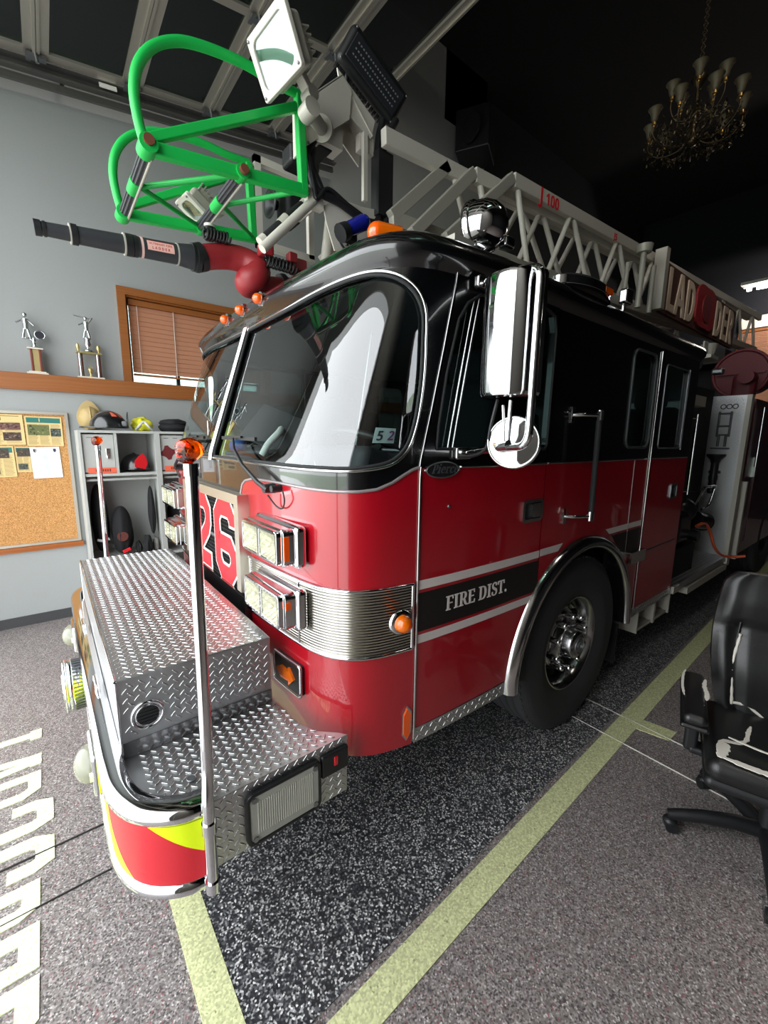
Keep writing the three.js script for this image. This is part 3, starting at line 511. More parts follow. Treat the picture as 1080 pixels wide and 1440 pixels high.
function CN(s, y) { const e = .012, a = CS(s + e, y).sub(CS(s - e, y)), b = CS(s, y + e).sub(CS(s, y - e)); return b.cross(a).normalize().multiplyScalar(-1); }
const sOf = z => -z + .365;
function onCab(s, y, d = 0) { return CS(s, y).addScaledVector(CN(s, y), d); }
function panel(shape, d0, d1, edge = .06, holesSmooth = 8) {   // sheet between the offsets d0 (inner) and d1 (outer) of the cab surface
  let g = new THREE.ExtrudeGeometry(shape, { depth: 1, bevelEnabled: false, curveSegments: holesSmooth });
  g = g.index ? g.toNonIndexed() : g; g.clearGroups(); g.deleteAttribute('uv');
  const p0 = g.attributes.position; for (let i = 0; i < p0.count; i++) p0.setZ(i, p0.getZ(i) * edge * .5);
  g = new TessellateModifier(edge, 9).modify(g); if (g.index) g = g.toNonIndexed();
  const p = g.attributes.position, n = new Float32Array(p.count * 3), a = V(), b = V(), c = V();
  for (let i = 0; i < p.count; i += 3) {
    const z = [p.getZ(i), p.getZ(i + 1), p.getZ(i + 2)], cap = Math.max(...z) - Math.min(...z) < 1e-6, top = z[0] > edge * .25;
    for (let k = 0; k < 3; k++) { const s = p.getX(i + k), y = p.getY(i + k), q = onCab(s, y, d0 + (d1 - d0) * z[k] / (edge * .5)); if (cap) { const m = CN(s, y).multiplyScalar(top ? 1 : -1); n.set([m.x, m.y, m.z], (i + k) * 3); } p.setXYZ(i + k, q.x, q.y, q.z); }
    a.fromBufferAttribute(p, i); b.fromBufferAttribute(p, i + 1); c.fromBufferAttribute(p, i + 2);
    const f = b.clone().sub(a).cross(c.clone().sub(a)).normalize();
    if (!cap) for (let k = 0; k < 3; k++) n.set([f.x, f.y, f.z], (i + k) * 3);
    else { const m = V(n[i * 3], n[i * 3 + 1], n[i * 3 + 2]); if (m.dot(f) < 0) for (const A of [p.array, n]) for (let k = 0; k < 3; k++) { const t = A[(i + 1) * 3 + k]; A[(i + 1) * 3 + k] = A[(i + 2) * 3 + k]; A[(i + 2) * 3 + k] = t; } }
  }
  const o = new THREE.BufferGeometry(); o.setAttribute('position', new THREE.BufferAttribute(new Float32Array(p.array), 3)); o.setAttribute('normal', new THREE.BufferAttribute(n, 3)); return o;
}
function sheet(pts, d = 0, edge = .05) {                        // single pane following the cab surface
  let g = new THREE.ShapeGeometry(shp(pts)); g = g.toNonIndexed(); g.deleteAttribute('uv'); g = new TessellateModifier(edge, 9).modify(g); if (g.index) g = g.toNonIndexed();
  const p = g.attributes.position, n = new Float32Array(p.count * 3);
  for (let i = 0; i < p.count; i++) { const s = p.getX(i), y = p.getY(i), q = onCab(s, y, d), m = CN(s, y); p.setXYZ(i, q.x, q.y, q.z); n.set([m.x, m.y, m.z], i * 3); }
  const o = new THREE.BufferGeometry(); o.setAttribute('position', new THREE.BufferAttribute(new Float32Array(p.array), 3)); o.setAttribute('normal', new THREE.BufferAttribute(n, 3)); return o;
}
function dense(pts, closed, step = .03) { const o = [], n = pts.length; for (let i = 0; i < (closed ? n : n - 1); i++) { const a = pts[i], b = pts[(i + 1) % n], k = Math.max(1, Math.ceil(Math.hypot(b[0] - a[0], b[1] - a[1]) / step)); for (let j = 0; j < k; j++) o.push([a[0] + (b[0] - a[0]) * j / k, a[1] + (b[1] - a[1]) * j / k]); } if (!closed) o.push(pts[n - 1]); return o; }
function smoothLoop(pts, n = 120) { const c = new THREE.CatmullRomCurve3(pts.map(p => V(p[0], p[1], 0)), true, 'centripetal'); return c.getSpacedPoints(n).slice(0, -1).map(p => [p.x, p.y]); }
const cabTube = (pts, r, d, closed = false, rs = 8) => { const q = dense(pts, closed, .025).map(([s, y]) => onCab(s, y, d)); if (closed) { q.push(q[0].clone(), q[1].clone()); } return ringTube(q, r, rs); };
const both = g => [g, mirrorX(join([g]))];
// ---- outlines in (s, y)
const belt = [[.40, 1.49], [.424, 1.535], [.46, 1.556], [.546, 1.571], [.70, 1.573], [.83, 1.572], [1.0, 1.568], [1.11, 1.566], [1.20, 1.567], [1.268, 1.574], [1.33, 1.597], [1.368, 1.618], [1.41, 1.640], [1.443, 1.650]];
const wind = smoothLoop([[.014, 1.644], [.014, 1.75], [.014, 1.9], [.014, 2.1], [.014, 2.3], [.016, 2.329], [.05, 2.330], [.443, 2.339], [.737, 2.355], [.969, 2.354], [1.102, 2.341], [1.187, 2.312], [1.252, 2.266], [1.296, 2.20], [1.326, 2.10], [1.353, 2.0], [1.372, 1.90], [1.382, 1.80], [1.372, 1.715], [1.331, 1.668], [1.216, 1.642], [1.02, 1.638], [.651, 1.639], [.3, 1.641], [.05, 1.642]], 150);
const AC = [2.76, .50], AR = .70;
const archY = s => AC[1] + Math.sqrt(Math.max(0, AR * AR - (s - AC[0]) ** 2));
const arc = (s0, s1, n = 14, r = AR) => Array.from({ length: n + 1 }, (_, i) => { const a0 = Math.acos((s0 - AC[0]) / r), a1 = Math.acos((s1 - AC[0]) / r), a = a0 + (a1 - a0) * i / n; return [AC[0] + r * Math.cos(a), AC[1] + r * Math.sin(a)]; });
const seam = [[1.443, 1.65], [1.43, 1.85], [1.41, 2.10], [1.385, 2.37]];
const T0 = -.03, T1 = 0;
// ---- shells
part(truck, 'cab_upper_shell', both(panel(shp([[0, 1.49], ...belt, ...seam.slice(1), [1.0, 2.37], [.5, 2.37], [0, 2.37]], [wind]), T0, T1, .045)), M.black, 'gloss black upper cab');
part(truck, 'cab_lower_shell', both(panel(shp([[.455, .54], [.9, .53], [1.2, .515], [1.443, .497], ...belt.slice().reverse(), [.455, 1.49]].filter((p, i, a) => !i || p[0] !== a[i - 1][0] || p[1] !== a[i - 1][1])), T0, T1, .045)), M.red, 'gloss red lower cab corner');
part(truck, 'grille_surround', [bx(-.47, .47, .54, 1.03, -.745, -.70), bx(-.47, .47, .60, 1.0, -.70, -.672)], M.black);
part(truck, 'belt_pinstripe', both(cabTube(belt, .006, .001)), M.pin, 'silver pinstripe between red and black');
// windshield
for (const sgn of [1, -1]) {
  const g = sheet(wind, -.012), w = part(truck, 'windshield_pane', sgn > 0 ? g : mirrorX(g), M.glass);
  const trim = cabTube(wind, .0065, .004, true), trim2 = cabTube(wind.map(([s, y]) => [s + (.7 - s) * .018, y + (1.99 - y) * .03]), .006, .001, true);
  part(w, 'chrome_trim', sgn > 0 ? trim : mirrorX(join([trim])), M.chromeSoft); part(w, 'rubber_gasket', sgn > 0 ? trim2 : mirrorX(join([trim2])), M.rubber);
}
part(truck, 'windshield_divider', [-.018, 0, .018].map(o => ringTube(dense([[0, 1.63], [0, 2.335]], false, .03).map(([s, y]) => onCab(0, y, .012).add(V(o, 0, 0))), o ? .006 : .008, 8)), M.chromeSoft);
part(truck, 'inspection_sticker', panel(shp([[1.228, 1.74], [1.314, 1.738], [1.308, 1.79], [1.226, 1.794]]), -.018, -.015), S('#aab4b4', .6));
{ const t = text('5', .034, .001, fontSans), t2 = text('2', .034, .001, fontSans); for (const [g, s0] of [[t, 1.238], [t2, 1.282]]) { const p = g.attributes.position; for (let i = 0; i < p.count; i++) { const q = onCab(s0 + p.getX(i), 1.748 + p.getY(i), -.0145 + p.getZ(i)); p.setXYZ(i, q.x, q.y, q.z); } g.computeVertexNormals(); part(truck, 'sticker_print', g, s0 < 1.25 ? M.ink : S('#6b3a6e', .7)); } }
// side shells: front door, middle, rear door; on both sides
const winF = [[1.505, 1.717], [2.245, 1.714], [2.263, 1.735], [2.272, 2.25], [2.25, 2.315], [2.19, 2.332], [1.72, 2.325], [1.53, 2.305], [1.47, 2.265], [1.447, 2.20], [1.456, 2.0], [1.485, 1.80]];
const winM = rrect(3.15, 3.495, 1.718, 2.30, .06), winR = rrect(3.675, 4.11, 1.713, 2.27, .03);
const stripe = (y0, y1, s0, s1) => { const o = []; const push = (s, y) => o.push([s, y]); push(s0, y0); push(s1(y0), y0); for (let k = 1; k < 5; k++) push(s1(y0 + (y1 - y0) * k / 5), y0 + (y1 - y0) * k / 5); push(s1(y1), y1); push(s0, y1); return o; };
const archS = y => Math.min(2.268, AC[0] - Math.sqrt(Math.max(0, (AR + .012) ** 2 - (y - AC[1]) ** 2)));
function side(sgn) {
  const mm = g => sgn > 0 ? g : mirrorX(join([g]));
  const d = grp(truck, 'front_door', 'front cab door');
  part(d, 'lower_panel', mm(panel(shp([[1.453, .566], ...arc(2.0635, 2.262), [2.27, 1.64], [1.453, 1.645]]), T0, .002)), M.red);
  part(d, 'upper_panel', mm(panel(shp([[1.453, 1.652], [2.27, 1.648], [2.288, 2.37], [1.395, 2.37], [1.42, 2.10], [1.44, 1.85]], [winF]), T0, .002)), M.black);
  part(d, 'window_pane', mm(sheet(winF, -.014)), M.glassDark);
  part(d, 'window_trim', mm(cabTube(winF, .006, .003, true)), M.dark);
  part(d, 'vent_divider', [mm(cabTube([[1.50, 2.29], [1.565, 1.715]], .006, .0, false, 6)), mm(cabTube([[1.53, 2.29], [1.592, 1.715]], .006, .0, false, 6))], M.chromeSoft);
  part(d, 'belt_trim', mm(cabTube([[1.655, 1.646], [2.265, 1.644]], .006, .003)), M.chromeSoft);
  part(d, 'hinge_strip', mm(cabTube([[1.4485, .52], [1.4485, 1.65]], .0055, .004)), M.chromeSoft);
  part(d, 'upper_seam', mm(cabTube(seam, .003, .003)), M.chromeSoft);
  const stripes = [[.942, .978, M.stripeWhite], [.992, 1.155, M.stripeBlack], [1.169, 1.206, M.stripeWhite]];
  for (const [y0, y1, m] of stripes) part(d, m === M.stripeBlack ? 'dark_band' : 'white_stripe', mm(panel(shp(stripe(y0, y1, 1.456, archS)), .0022, .0034)), m);
  const tg = text('FIRE DIST.', .0635, .0015); tg.computeBoundingBox(); const wScale = .405 / tg.boundingBox.max.x, p = tg.attributes.position;
  if (sgn > 0) { for (let i = 0; i < p.count; i++) { const q = onCab(1.602 + p.getX(i) * wScale, 1.048 + p.getY(i), .0035 + p.getZ(i)); p.setXYZ(i, q.x, q.y, q.z); } tg.computeVertexNormals(); part(d, 'lettering', tg, M.stripeWhite); }
  const h = part(d, 'handle', mm(panel(shp(rrect(2.09, 2.258, 1.366, 1.475, .02), [rrect(2.105, 2.243, 1.381, 1.460, .012)]), .001, .012)), M.chromeSoft);
  part(h, 'handle_bowl', mm(panel(shp(rrect(2.10, 2.248, 1.376, 1.465, .015)), .0, .003)), M.dark);
  part(h, 'paddle', mm(panel(shp(rrect(2.165, 2.238, 1.386, 1.455, .006)), .003, .014)), M.chromeSoft);
  const bd = part(d, 'emblem', mm((() => { const o = Array.from({ length: 40 }, (_, i) => [1.556 + .083 * Math.cos(i / 20 * PI), 1.637 + .03 * Math.sin(i / 20 * PI)]); return panel(shp(o), .003, .009, .04); })()), M.plastic);
  part(bd, 'emblem_rim', mm(cabTube(Array.from({ length: 40 }, (_, i) => [1.556 + .083 * Math.cos(i / 20 * PI), 1.637 + .03 * Math.sin(i / 20 * PI)]), .0028, .009, true, 6)), M.steel);
  if (sgn > 0) { const e = text('Pierce', .034, .0015), q = e.attributes.position; for (let i = 0; i < q.count; i++) { const v = onCab(1.497 + q.getX(i) * .92 + q.getY(i) * .25, 1.624 + q.getY(i), .009 + q.getZ(i)); q.setXYZ(i, v.x, v.y, v.z); } e.computeVertexNormals(); part(bd, 'emblem_lettering', e, M.steel); }
  part(bd, 'screw', [1.468, 1.645].map(s => { const q = onCab(s, 1.637, .006); return sph(.006, sgn * q.x, q.y, q.z, 1, 1, 1, 8); }), M.chrome);
  if (sgn > 0) part(d, 'lock_cylinder', (() => { const q = onCab(1.6, 1.49, .004); return sph(.008, q.x, q.y, q.z, .6, 1, 1, 10); })(), M.steel);
  // middle
  const m = grp(truck, 'cab_side', 'cab side between the doors');
  part(m, 'lower_panel', mm(panel(shp([...arc(2.279, 3.44, 26), [3.455, .55], [3.556, .55], [3.556, 1.642], [2.279, 1.642]]), T0, 0)), M.red);
  part(m, 'upper_panel', mm(panel(shp([[2.28, 1.647], [3.556, 1.645], [3.556, 2.37], [2.298, 2.37]], [winM]), T0, 0)), M.black);
  part(m, 'window_pane', mm(sheet(winM, -.012)), M.glassDark); part(m, 'window_trim', mm(cabTube(winM, .008, .003, true)), S('#3a4040', .4));
  part(m, 'belt_trim', mm(cabTube([[2.29, 1.645], [3.55, 1.643]], .005, .002)), M.chromeSoft);
  part(m, 'white_stripe', [mm(panel(shp([[2.281, 1.172], [2.455, 1.172], [2.50, 1.21], [2.281, 1.208]]), .0008, .002)), mm(panel(shp([[3.06, 1.186], [3.55, 1.186], [3.55, 1.222], [3.005, 1.222]]), .0008, .002))], M.stripeWhite);
  part(m, 'dark_band', mm(panel(shp([[3.30, 1.0], [3.55, 1.0], [3.55, 1.17], [3.10, 1.17]]), .0008, .002)), M.stripeBlack);
  part(m, 'corner_seam', [mm(cabTube([[3.33, .95], [3.325, 1.64]], .0025, .001))], M.pin);
  part(m, 'step_light', mm(panel(shp(rrect(3.37, 3.61, .935, 1.015, .008)), .001, .03)), M.chromeSoft);
  // rear door
  const r = grp(truck, 'rear_door', 'crew door behind the wheel');
  part(r, 'lower_panel', mm(panel(shp([[3.578, .566], [4.33, .566], [4.33, 1.642], [3.578, 1.642]]), T0, .002)), M.red);
  part(r, 'upper_panel', mm(panel(shp([[3.578, 1.647], [4.33, 1.645], [4.33, 2.37], [3.578, 2.37]], [winR]), T0, .002)), M.black);
  part(r, 'window_pane', mm(sheet(winR, -.012)), M.glassDark);
  part(r, 'window_trim', [mm(cabTube(winR, .005, .003, true)), mm(cabTube([[4.13, 1.7], [4.13, 2.28]], .004, .004))], M.steel);
  part(r, 'hinge_strip', mm(cabTube([[3.567, .56], [3.567, 2.335]], .0055, .005)), M.chromeSoft);
  part(r, 'belt_trim', mm(cabTube([[3.59, 1.645], [4.30, 1.642]], .0055, .003)), M.chromeSoft);
  part(r, 'lower_trim', mm(cabTube([[3.60, .98], [4.27, .985]], .005, .003)), M.steel);
  const h2 = part(r, 'handle', mm(panel(shp(rrect(4.02, 4.16, 1.33, 1.445, .02), [rrect(4.035, 4.145, 1.345, 1.43, .012)]), .001, .012)), M.steel);
  part(h2, 'paddle', mm(panel(shp(rrect(4.035, 4.145, 1.345, 1.43, .01)), .0, .006)), M.plastic);
  // sills and arch trim
  part(truck, 'sill_plate', [mm(panel(shp([[1.453, .497], [2.045, .497], [2.06, .562], [1.453, .562]]), -.02, .001)), mm(panel(shp([[3.56, .50], [4.33, .50], [4.33, .562], [3.56, .562]]), -.02, .001))], M.tread, 'diamond plate sill');
  const at = [], rp = 34; for (let i = 0; i <= rp; i++) { const a = PI * 1.0 - i / rp * PI * .985; at.push([AC[0] + .69 * Math.cos(a), AC[1] + .69 * Math.sin(a)]); }
  part(truck, 'fender_trim', mm((() => {                          // flared half-round trim round the wheel arch
    const pos = [], idx = [], prof = [[.715, .0], [.708, .022], [.69, .038], [.665, .044], [.645, .036], [.640, .01], [.645, -.10]], n = 48;
    for (let i = 0; i <= n; i++) { const a = PI * 1.003 - i / n * PI; for (const [r_, d] of prof) { const q = onCab(AC[0] + r_ * Math.cos(a), AC[1] + r_ * Math.sin(a), d); pos.push(q.x, q.y, q.z); } }
    for (let i = 0; i < n; i++) for (let k = 0; k < prof.length - 1; k++) { const A = i * prof.length + k, B = A + prof.length; idx.push(A, B, A + 1, A + 1, B, B + 1); }
    const g = new THREE.BufferGeometry(); g.setAttribute('position', new THREE.Float32BufferAttribute(pos, 3)); g.setIndex(idx); g.computeVertexNormals(); return g; })()), M.chromeSoft, 'bright curved trim round the wheel arch');
  part(truck, 'wheel_well', mm((() => { const g = new THREE.CylinderGeometry(.66, .66, .62, 40, 1, true, PI / 2 - .03, PI + .06); g.rotateZ(PI / 2); g.rotateX(PI / 2); g.translate(.92, .5, -2.395); return g; })()), S('#3a3a3d', .8));
  part(truck, 'inner_fender', sgn > 0 ? bx(.58, .62, .3, 1.3, -3.15, -1.65) : bx(-.62, -.58, .3, 1.3, -3.15, -1.65), S('#3a3a3d', .8));
  part(truck, 'side_grab_rail', [mm(rod(V(1.335, 1.35, -2.245), V(1.335, 1.905, -2.235), .015, 14))], M.rubber, 'ribbed upright grab rail');
  part(truck, 'grab_rail_bracket', [1.36, 1.885].map(y => [mm(rod(V(1.25, y, -2.12), V(1.255, y, -2.12), .028, 14)), mm(polyTube([V(1.255, y, -2.12), V(1.30, y, -2.14), V(1.335, y, -2.24)], .010, .02)), mm(cyl(.019, .019, .05, 14, 1.335, y, -2.24)), mm(bx(1.25, 1.258, y - .04, y + .04, -2.135, -2.105))]), M.chrome);
  for (let i = 0; i < 2; i++) part(truck, 'entry_step', mm(join([bx(.95, 1.22, .31, .33, -3.72 - i * .34, -3.40 - i * .34), bx(.95, 1.235, .31, .50, -3.40 - i * .34, -3.385 - i * .34), bx(.95, 1.235, .31, .50, -3.72 - i * .34, -3.705 - i * .34), bx(.95, .965, .31, .50, -3.72 - i * .34, -3.40 - i * .34), ...[0, 1, 2, 3].map(k => bx(1.02 + k * .05, 1.04 + k * .05, .33, .337, -3.7 - i * .34, -3.42 - i * .34))])), M.aerialGrey, 'pale metal step box under the crew door');
  part(truck, 'mud_flap', mm(bx(.85, 1.2, .14, .62, -3.135, -3.12)), M.rubber);
}
side(1); side(-1);
// ---- roof cap
{
  const prof = [[0, 2.355], [.012, 2.372], [.032, 2.395], [.036, 2.42], [.020, 2.452], [-.01, 2.475], [-.045, 2.492], [-.085, 2.505], [-.12, 2.512]], N = 110, ring = [];
  for (let i = 0; i <= N; i++) { const s = i < 70 ? i / 70 * 1.6 : 1.6 + (i - 70) / 40 * 2.73; ring.push(s); }
  const pos = [], idx = [];
  ring.forEach(s => { const n = CN(s, 1.2); prof.forEach(([d, y]) => { const q = CS(s, 2.355).addScaledVector(n, d); pos.push(q.x, y, q.z); }); });
  const W = prof.length; for (let i = 0; i < N; i++) for (let k = 0; k < W - 1; k++) { const a = i * W + k, b = a + W; idx.push(a, b, a + 1, a + 1, b, b + 1); }
  const g = new THREE.BufferGeometry(); g.setAttribute('position', new THREE.Float32BufferAttribute(pos, 3)); g.setIndex(idx); g.computeVertexNormals();
  const inner = ring.map(s => CS(s, 2.355).addScaledVector(CN(s, 1.2), -.12)), poly = [...inner.map(q => [q.x, -q.z]), ...inner.slice().reverse().map(q => [-q.x, -q.z])];
  const cap = ext(shp(poly), .02); cap.rotateX(-PI / 2); cap.translate(0, 2.4925, 0);
  part(truck, 'cab_roof', [...both(g), cap], M.black, 'gloss black roof with a brow above the windshield');
  [-.24, .005, .25].forEach(x => { const m = part(truck, 'marker_light', [sph(.030, x, 2.425, -.885, 1, .85, .9, 16)], M.amberDeep, 'small amber roof marker'); part(m, 'marker_base', cyl(.034, .036, .02, 16, x, 2.425, -.905, PI / 2), M.chromeSoft); });
  part(truck, 'roof_corner_lamp', [sph(.012, 1.10, 2.497, -1.30, 1, .6, 2.2), sph(.01, 1.16, 2.475, -1.33), sph(.01, 1.175, 2.47, -1.40)], M.chrome);
}
// ---- cab inside: floor, rear wall, lining, dash, seats, steering wheel
part(truck, 'cab_floor', bx(-1.16, 1.16, .88, .94, -3.9, -1.02), M.interior);
part(truck, 'cab_rear_wall', bx(-1.21, 1.21, .5, 2.44, -3.97, -3.90), M.black);
part(truck, 'headliner', bx(-1.1, 1.1, 2.345, 2.36, -3.9, -1.05), M.interior);
part(truck, 'engine_cover', rbox(.8, .75, 1.9, .08, 0, 1.28, -1.9), M.interior);
part(truck, 'dashboard', [rbox(2.1, .32, .34, .05, 0, 1.44, -1.06, -.15), rbox(.55, .22, .2, .05, .65, 1.60, -1.12, -.3), rbox(1.7, .5, .10, .02, 0, 1.2, -.88)], S('#22252a', .7));
const seat = (x, z) => { const s = grp(truck, 'cab_seat', 'dark cab seat'); part(s, 'cushion', rbox(.5, .14, .5, .05, x, 1.33, z), M.seatCloth); part(s, 'backrest', rbox(.48, .72, .14, .06, x, 1.72, z - .27, -.12), M.seatCloth); part(s, 'headrest', rbox(.28, .18, .1, .04, x, 2.16, z - .32), M.seatCloth); part(s, 'pedestal', bx(x - .15, x + .15, .94, 1.27, z - .15, z + .15), M.dark); };
seat(.72, -1.62); seat(-.72, -1.62); seat(.72, -2.9); seat(-.72, -2.9);
{ const w = grp(truck, 'steering_wheel', 'black steering wheel'); const tilt = -.95; part(w, 'rim', tor(.225, .015, .72, 1.70, -1.27, tilt + PI / 2 + .75 - .2), M.plastic); part(w, 'hub', [cyl(.05, .06, .05, 18, .72, 1.68, -1.255, .6), rod(V(.72, 1.66, -1.25), V(.72, 1.45, -1.08), .03, 12)], M.plastic); part(w, 'spoke', [rod(V(.5, 1.70, -1.27), V(.94, 1.70, -1.27), .010, 8), rod(V(.72, 1.70, -1.27), V(.72, 1.55, -1.16), .010, 8)], M.steel); }
{ const t = grp(truck, 'dash_terminal', 'dark laptop terminal on the dashboard'); part(t, 'screen', rbox(.34, .25, .02, .008, .08, 1.80, -1.02, -.7, .5), M.plastic); part(t, 'keyboard', rbox(.34, .02, .25, .008, .02, 1.68, -.98, .1, .5), S('#3a4044', .6)); part(t, 'stand', [rod(V(.02, 1.5, -1.0), V(.04, 1.68, -1.0), .018)], M.steel); }
part(truck, 'dash_map_book', [box(.30, .018, .24, -.22, 1.655, -.93, .35, .3, .1), box(.26, .014, .2, -.2, 1.685, -.97, .5, .3, .2)], S('#4e5a58', .7), 'dark map book lying on the dash');
part(truck, 'dash_paper', tube([V(.2, 1.66, -.9), V(.22, 1.72, -.93), V(.2, 1.78, -1.0), V(.12, 1.8, -1.05)], .02, false, 20, 6), M.white, 'curled white paper on the dash');
part(truck, 'cab_cloth', (() => { const g = new THREE.SphereGeometry(1, 18, 12), p = g.attributes.position; for (let i = 0; i < p.count; i++) { const f = 1 + .2 * Math.sin(p.getX(i) * 7 + p.getY(i) * 5) * Math.sin(p.getZ(i) * 6); p.setXYZ(i, p.getX(i) * f, p.getY(i) * f, p.getZ(i) * f); } g.scale(.14, .13, .1); g.translate(-.62, 1.72, -1.0); g.computeVertexNormals(); return g; })(), S('#8f9a3a', .8), 'yellow green cloth on the dash');
part(truck, 'blue_glove', sph(.06, -.1, 1.70, -.88, 1.2, .8, .8, 12), S('#2f5fa8', .7));
part(truck, 'cab_centre_rail', [rod(V(.40, 1.6, -1.35), V(.5, 2.3, -1.4), .006, 8)], M.steel);
// wipers
for (const sgn of [1, -1]) {
  const w = grp(truck, 'wiper', 'black windshield wiper'), q = (s, y, d) => { const v = onCab(s, y, d); return V(sgn * v.x, v.y, v.z); };
  part(w, 'pivot', [aim(new THREE.CylinderGeometry(.018, .022, .05, 12), q(.745, 1.548, 0), q(.745, 1.548, .045)), aim(new THREE.CylinderGeometry(.013, .016, .045, 12), q(.80, 1.552, 0), q(.80, 1.552, .04))], M.plastic);
  part(w, 'arm', ringTube([q(.765, 1.545, .04), q(.70, 1.57, .05), q(.55, 1.63, .05), q(.42, 1.685, .045), q(.345, 1.735, .035)], t => .011 - .006 * t, 8), M.plastic);
  part(w, 'blade', [bar(q(.16, 1.742, .022), q(.57, 1.738, .022), .012, .016), bar(q(.26, 1.745, .034), q(.44, 1.743, .034), .012, .010)], M.plastic);
  part(w, 'washer_hose', tube([q(.85, 1.548, .02), q(.862, 1.51, .02), q(.83, 1.475, .012), q(.78, 1.478, .012), q(.745, 1.52, .03)], .0035, false, 30, 6), M.cable);
}
// ---- grille with the number
{
  const gr = grp(truck, 'grille', 'black mesh grille in a bright frame');
  const fr = (a, b, w, dz) => bar(a, b, w, dz, V(0, 0, 1), .006);
  part(gr, 'grille_frame', [bx(-.485, .485, 1.445, 1.492, -.71, -.655), bx(.43, .485, 1.03, 1.445, -.71, -.655), bx(-.485, -.43, 1.03, 1.445, -.71, -.655)], S('#d9d3c4', .34, 1));
  part(gr, 'grille_back', bx(-.43, .43, .985, 1.445, -.72, -.705), M.dark);
  const bars = []; for (let i = 0; i <= 70; i++) bars.push(bx(-.43 + i * .86 / 70 - .0015, -.43 + i * .86 / 70 + .0015, 1.0, 1.445, -.70, -.694)); for (let i = 0; i <= 22; i++) bars.push(bx(-.43, .43, 1.0 + i * .02 - .0015, 1.0 + i * .02 + .0015, -.697, -.691));
  const mesh = part(gr, 'grille_mesh', bars, M.plastic); mesh.userData.kind = 'stuff';
  part(gr, 'cross_bar', bx(-.43, .43, 1.205, 1.222, -.696, -.690), M.steel);
  const D = { 6: [[.90, .90], [.90, .99], [.76, 1.13], [.32, 1.13], [.15, .98], [.15, .27], [.32, .12], [.72, .12], [.89, .27], [.89, .46], [.74, .59], [.15, .59]], 2: [[.14, .80], [.14, .98], [.31, 1.13], [.72, 1.13], [.89, .98], [.89, .80], [.80, .66], [.22, .25], [.22, .13], [.96, .13]] };
  for (const [ch, x0] of [['2', -.385], ['6', .02]]) {
    const w = .325, h = .345, poly = D[ch].map(([u, v]) => [x0 + u * w, 1.003 + v * h]), extd = (e) => { const q = poly.map(p => p.slice()), n = q.length; const f = (a, b) => { const u = norm2(a[0] - b[0], a[1] - b[1]); a[0] += u[0] * e; a[1] += u[1] * e; }; f(q[0], q[1].slice()); f(q[n - 1], q[n - 2].slice()); return q; };
    const o = part(gr, 'number_plate', place(ext(stroke(extd(.014), .108), .004), 0, 0, -.689), M.decalWhite, 'white edged red number ' + ch);
    part(o, 'number_face', place(ext(stroke(poly, .084), .004), 0, 0, -.6868), M.decalRed);
  }
}
// ---- headlights
function headlight(sgn, y0, y1, amberTall) {
  const h = grp(truck, 'headlight', 'chrome twin rectangular headlight'), x0 = .617, x1 = .968, yc = (y0 + y1) / 2, H = y1 - y0, mm = g => sgn > 0 ? g : mirrorX(join([g]));
  part(h, 'housing', [mm(rbox(.40, H + .035, .05, .022, .80, yc, -.71)), mm(place(ext(shp(rrect(.614, .980, y0 - .006, y1 + .006, .022), [rrect(.622, .972, y0 + .004, y1 - .004, .018).reverse()]), .07, .004), 0, 0, -.71)), mm(bx(.79, .798, y0, y1, -.69, -.635))], M.chrome);
  part(h, 'bezel', [mm(place(ext(shp(rrect(x0, x1, y0, y1, .02), [rrect(x0 + .014, .783, y0 + .014, y1 - .014, .01).reverse(), rrect(.805, x1 - .014, y0 + .014, y1 - .014, .01).reverse()]), .028, .004), 0, 0, -.645))], M.chrome);
  for (const [a, b] of [[x0 + .014, .787], [.801, x1 - .014]]) {
    const cx = (a + b) / 2, bowl = new THREE.PlaneGeometry(b - a, H - .028, 24, 16), p = bowl.attributes.position;
    for (let i = 0; i < p.count; i++) { const u = p.getX(i) / (b - a) * 2, v = p.getY(i) / (H - .028) * 2; p.setZ(i, -.03 * (1 - Math.max(u * u, v * v)) + .0025 * Math.cos(u * 16) * Math.cos(v * 9)); }
    bowl.computeVertexNormals(); bowl.translate(cx, yc, -.624);
    const lens = part(h, 'lens', mm(place(ext(shp(rrect(a + .002, b - .002, y0 + .016, y1 - .016, .009)), .003), 0, 0, -.6235)), M.lens);
    part(lens, 'reflector', mm(bowl), S('#c4c2b4', .35, .7)); part(lens, 'bulb', mm(sph(.011, cx, yc, -.632, 1, 1, 1, 10)), M.decalWhite);
    const flutes = []; for (let k = 0; k < 5; k++) flutes.push(mm(bx(a + .004, b - .004, y0 + .024 + k * (H - .048) / 4 - .0012, y0 + .024 + k * (H - .048) / 4 + .0012, -.6205, -.6192))); part(lens, 'lens_ribs', flutes, M.lens);
  }
  part(h, 'side_marker', mm(rbox(.006, amberTall ? H * .72 : .03, .022, .002, .981, amberTall ? yc : y1 - .04, -.655)), M.amberDeep);
}
for (const s of [1, -1]) { headlight(s, 1.282, 1.413, true); headlight(s, 1.032, 1.166, false); }
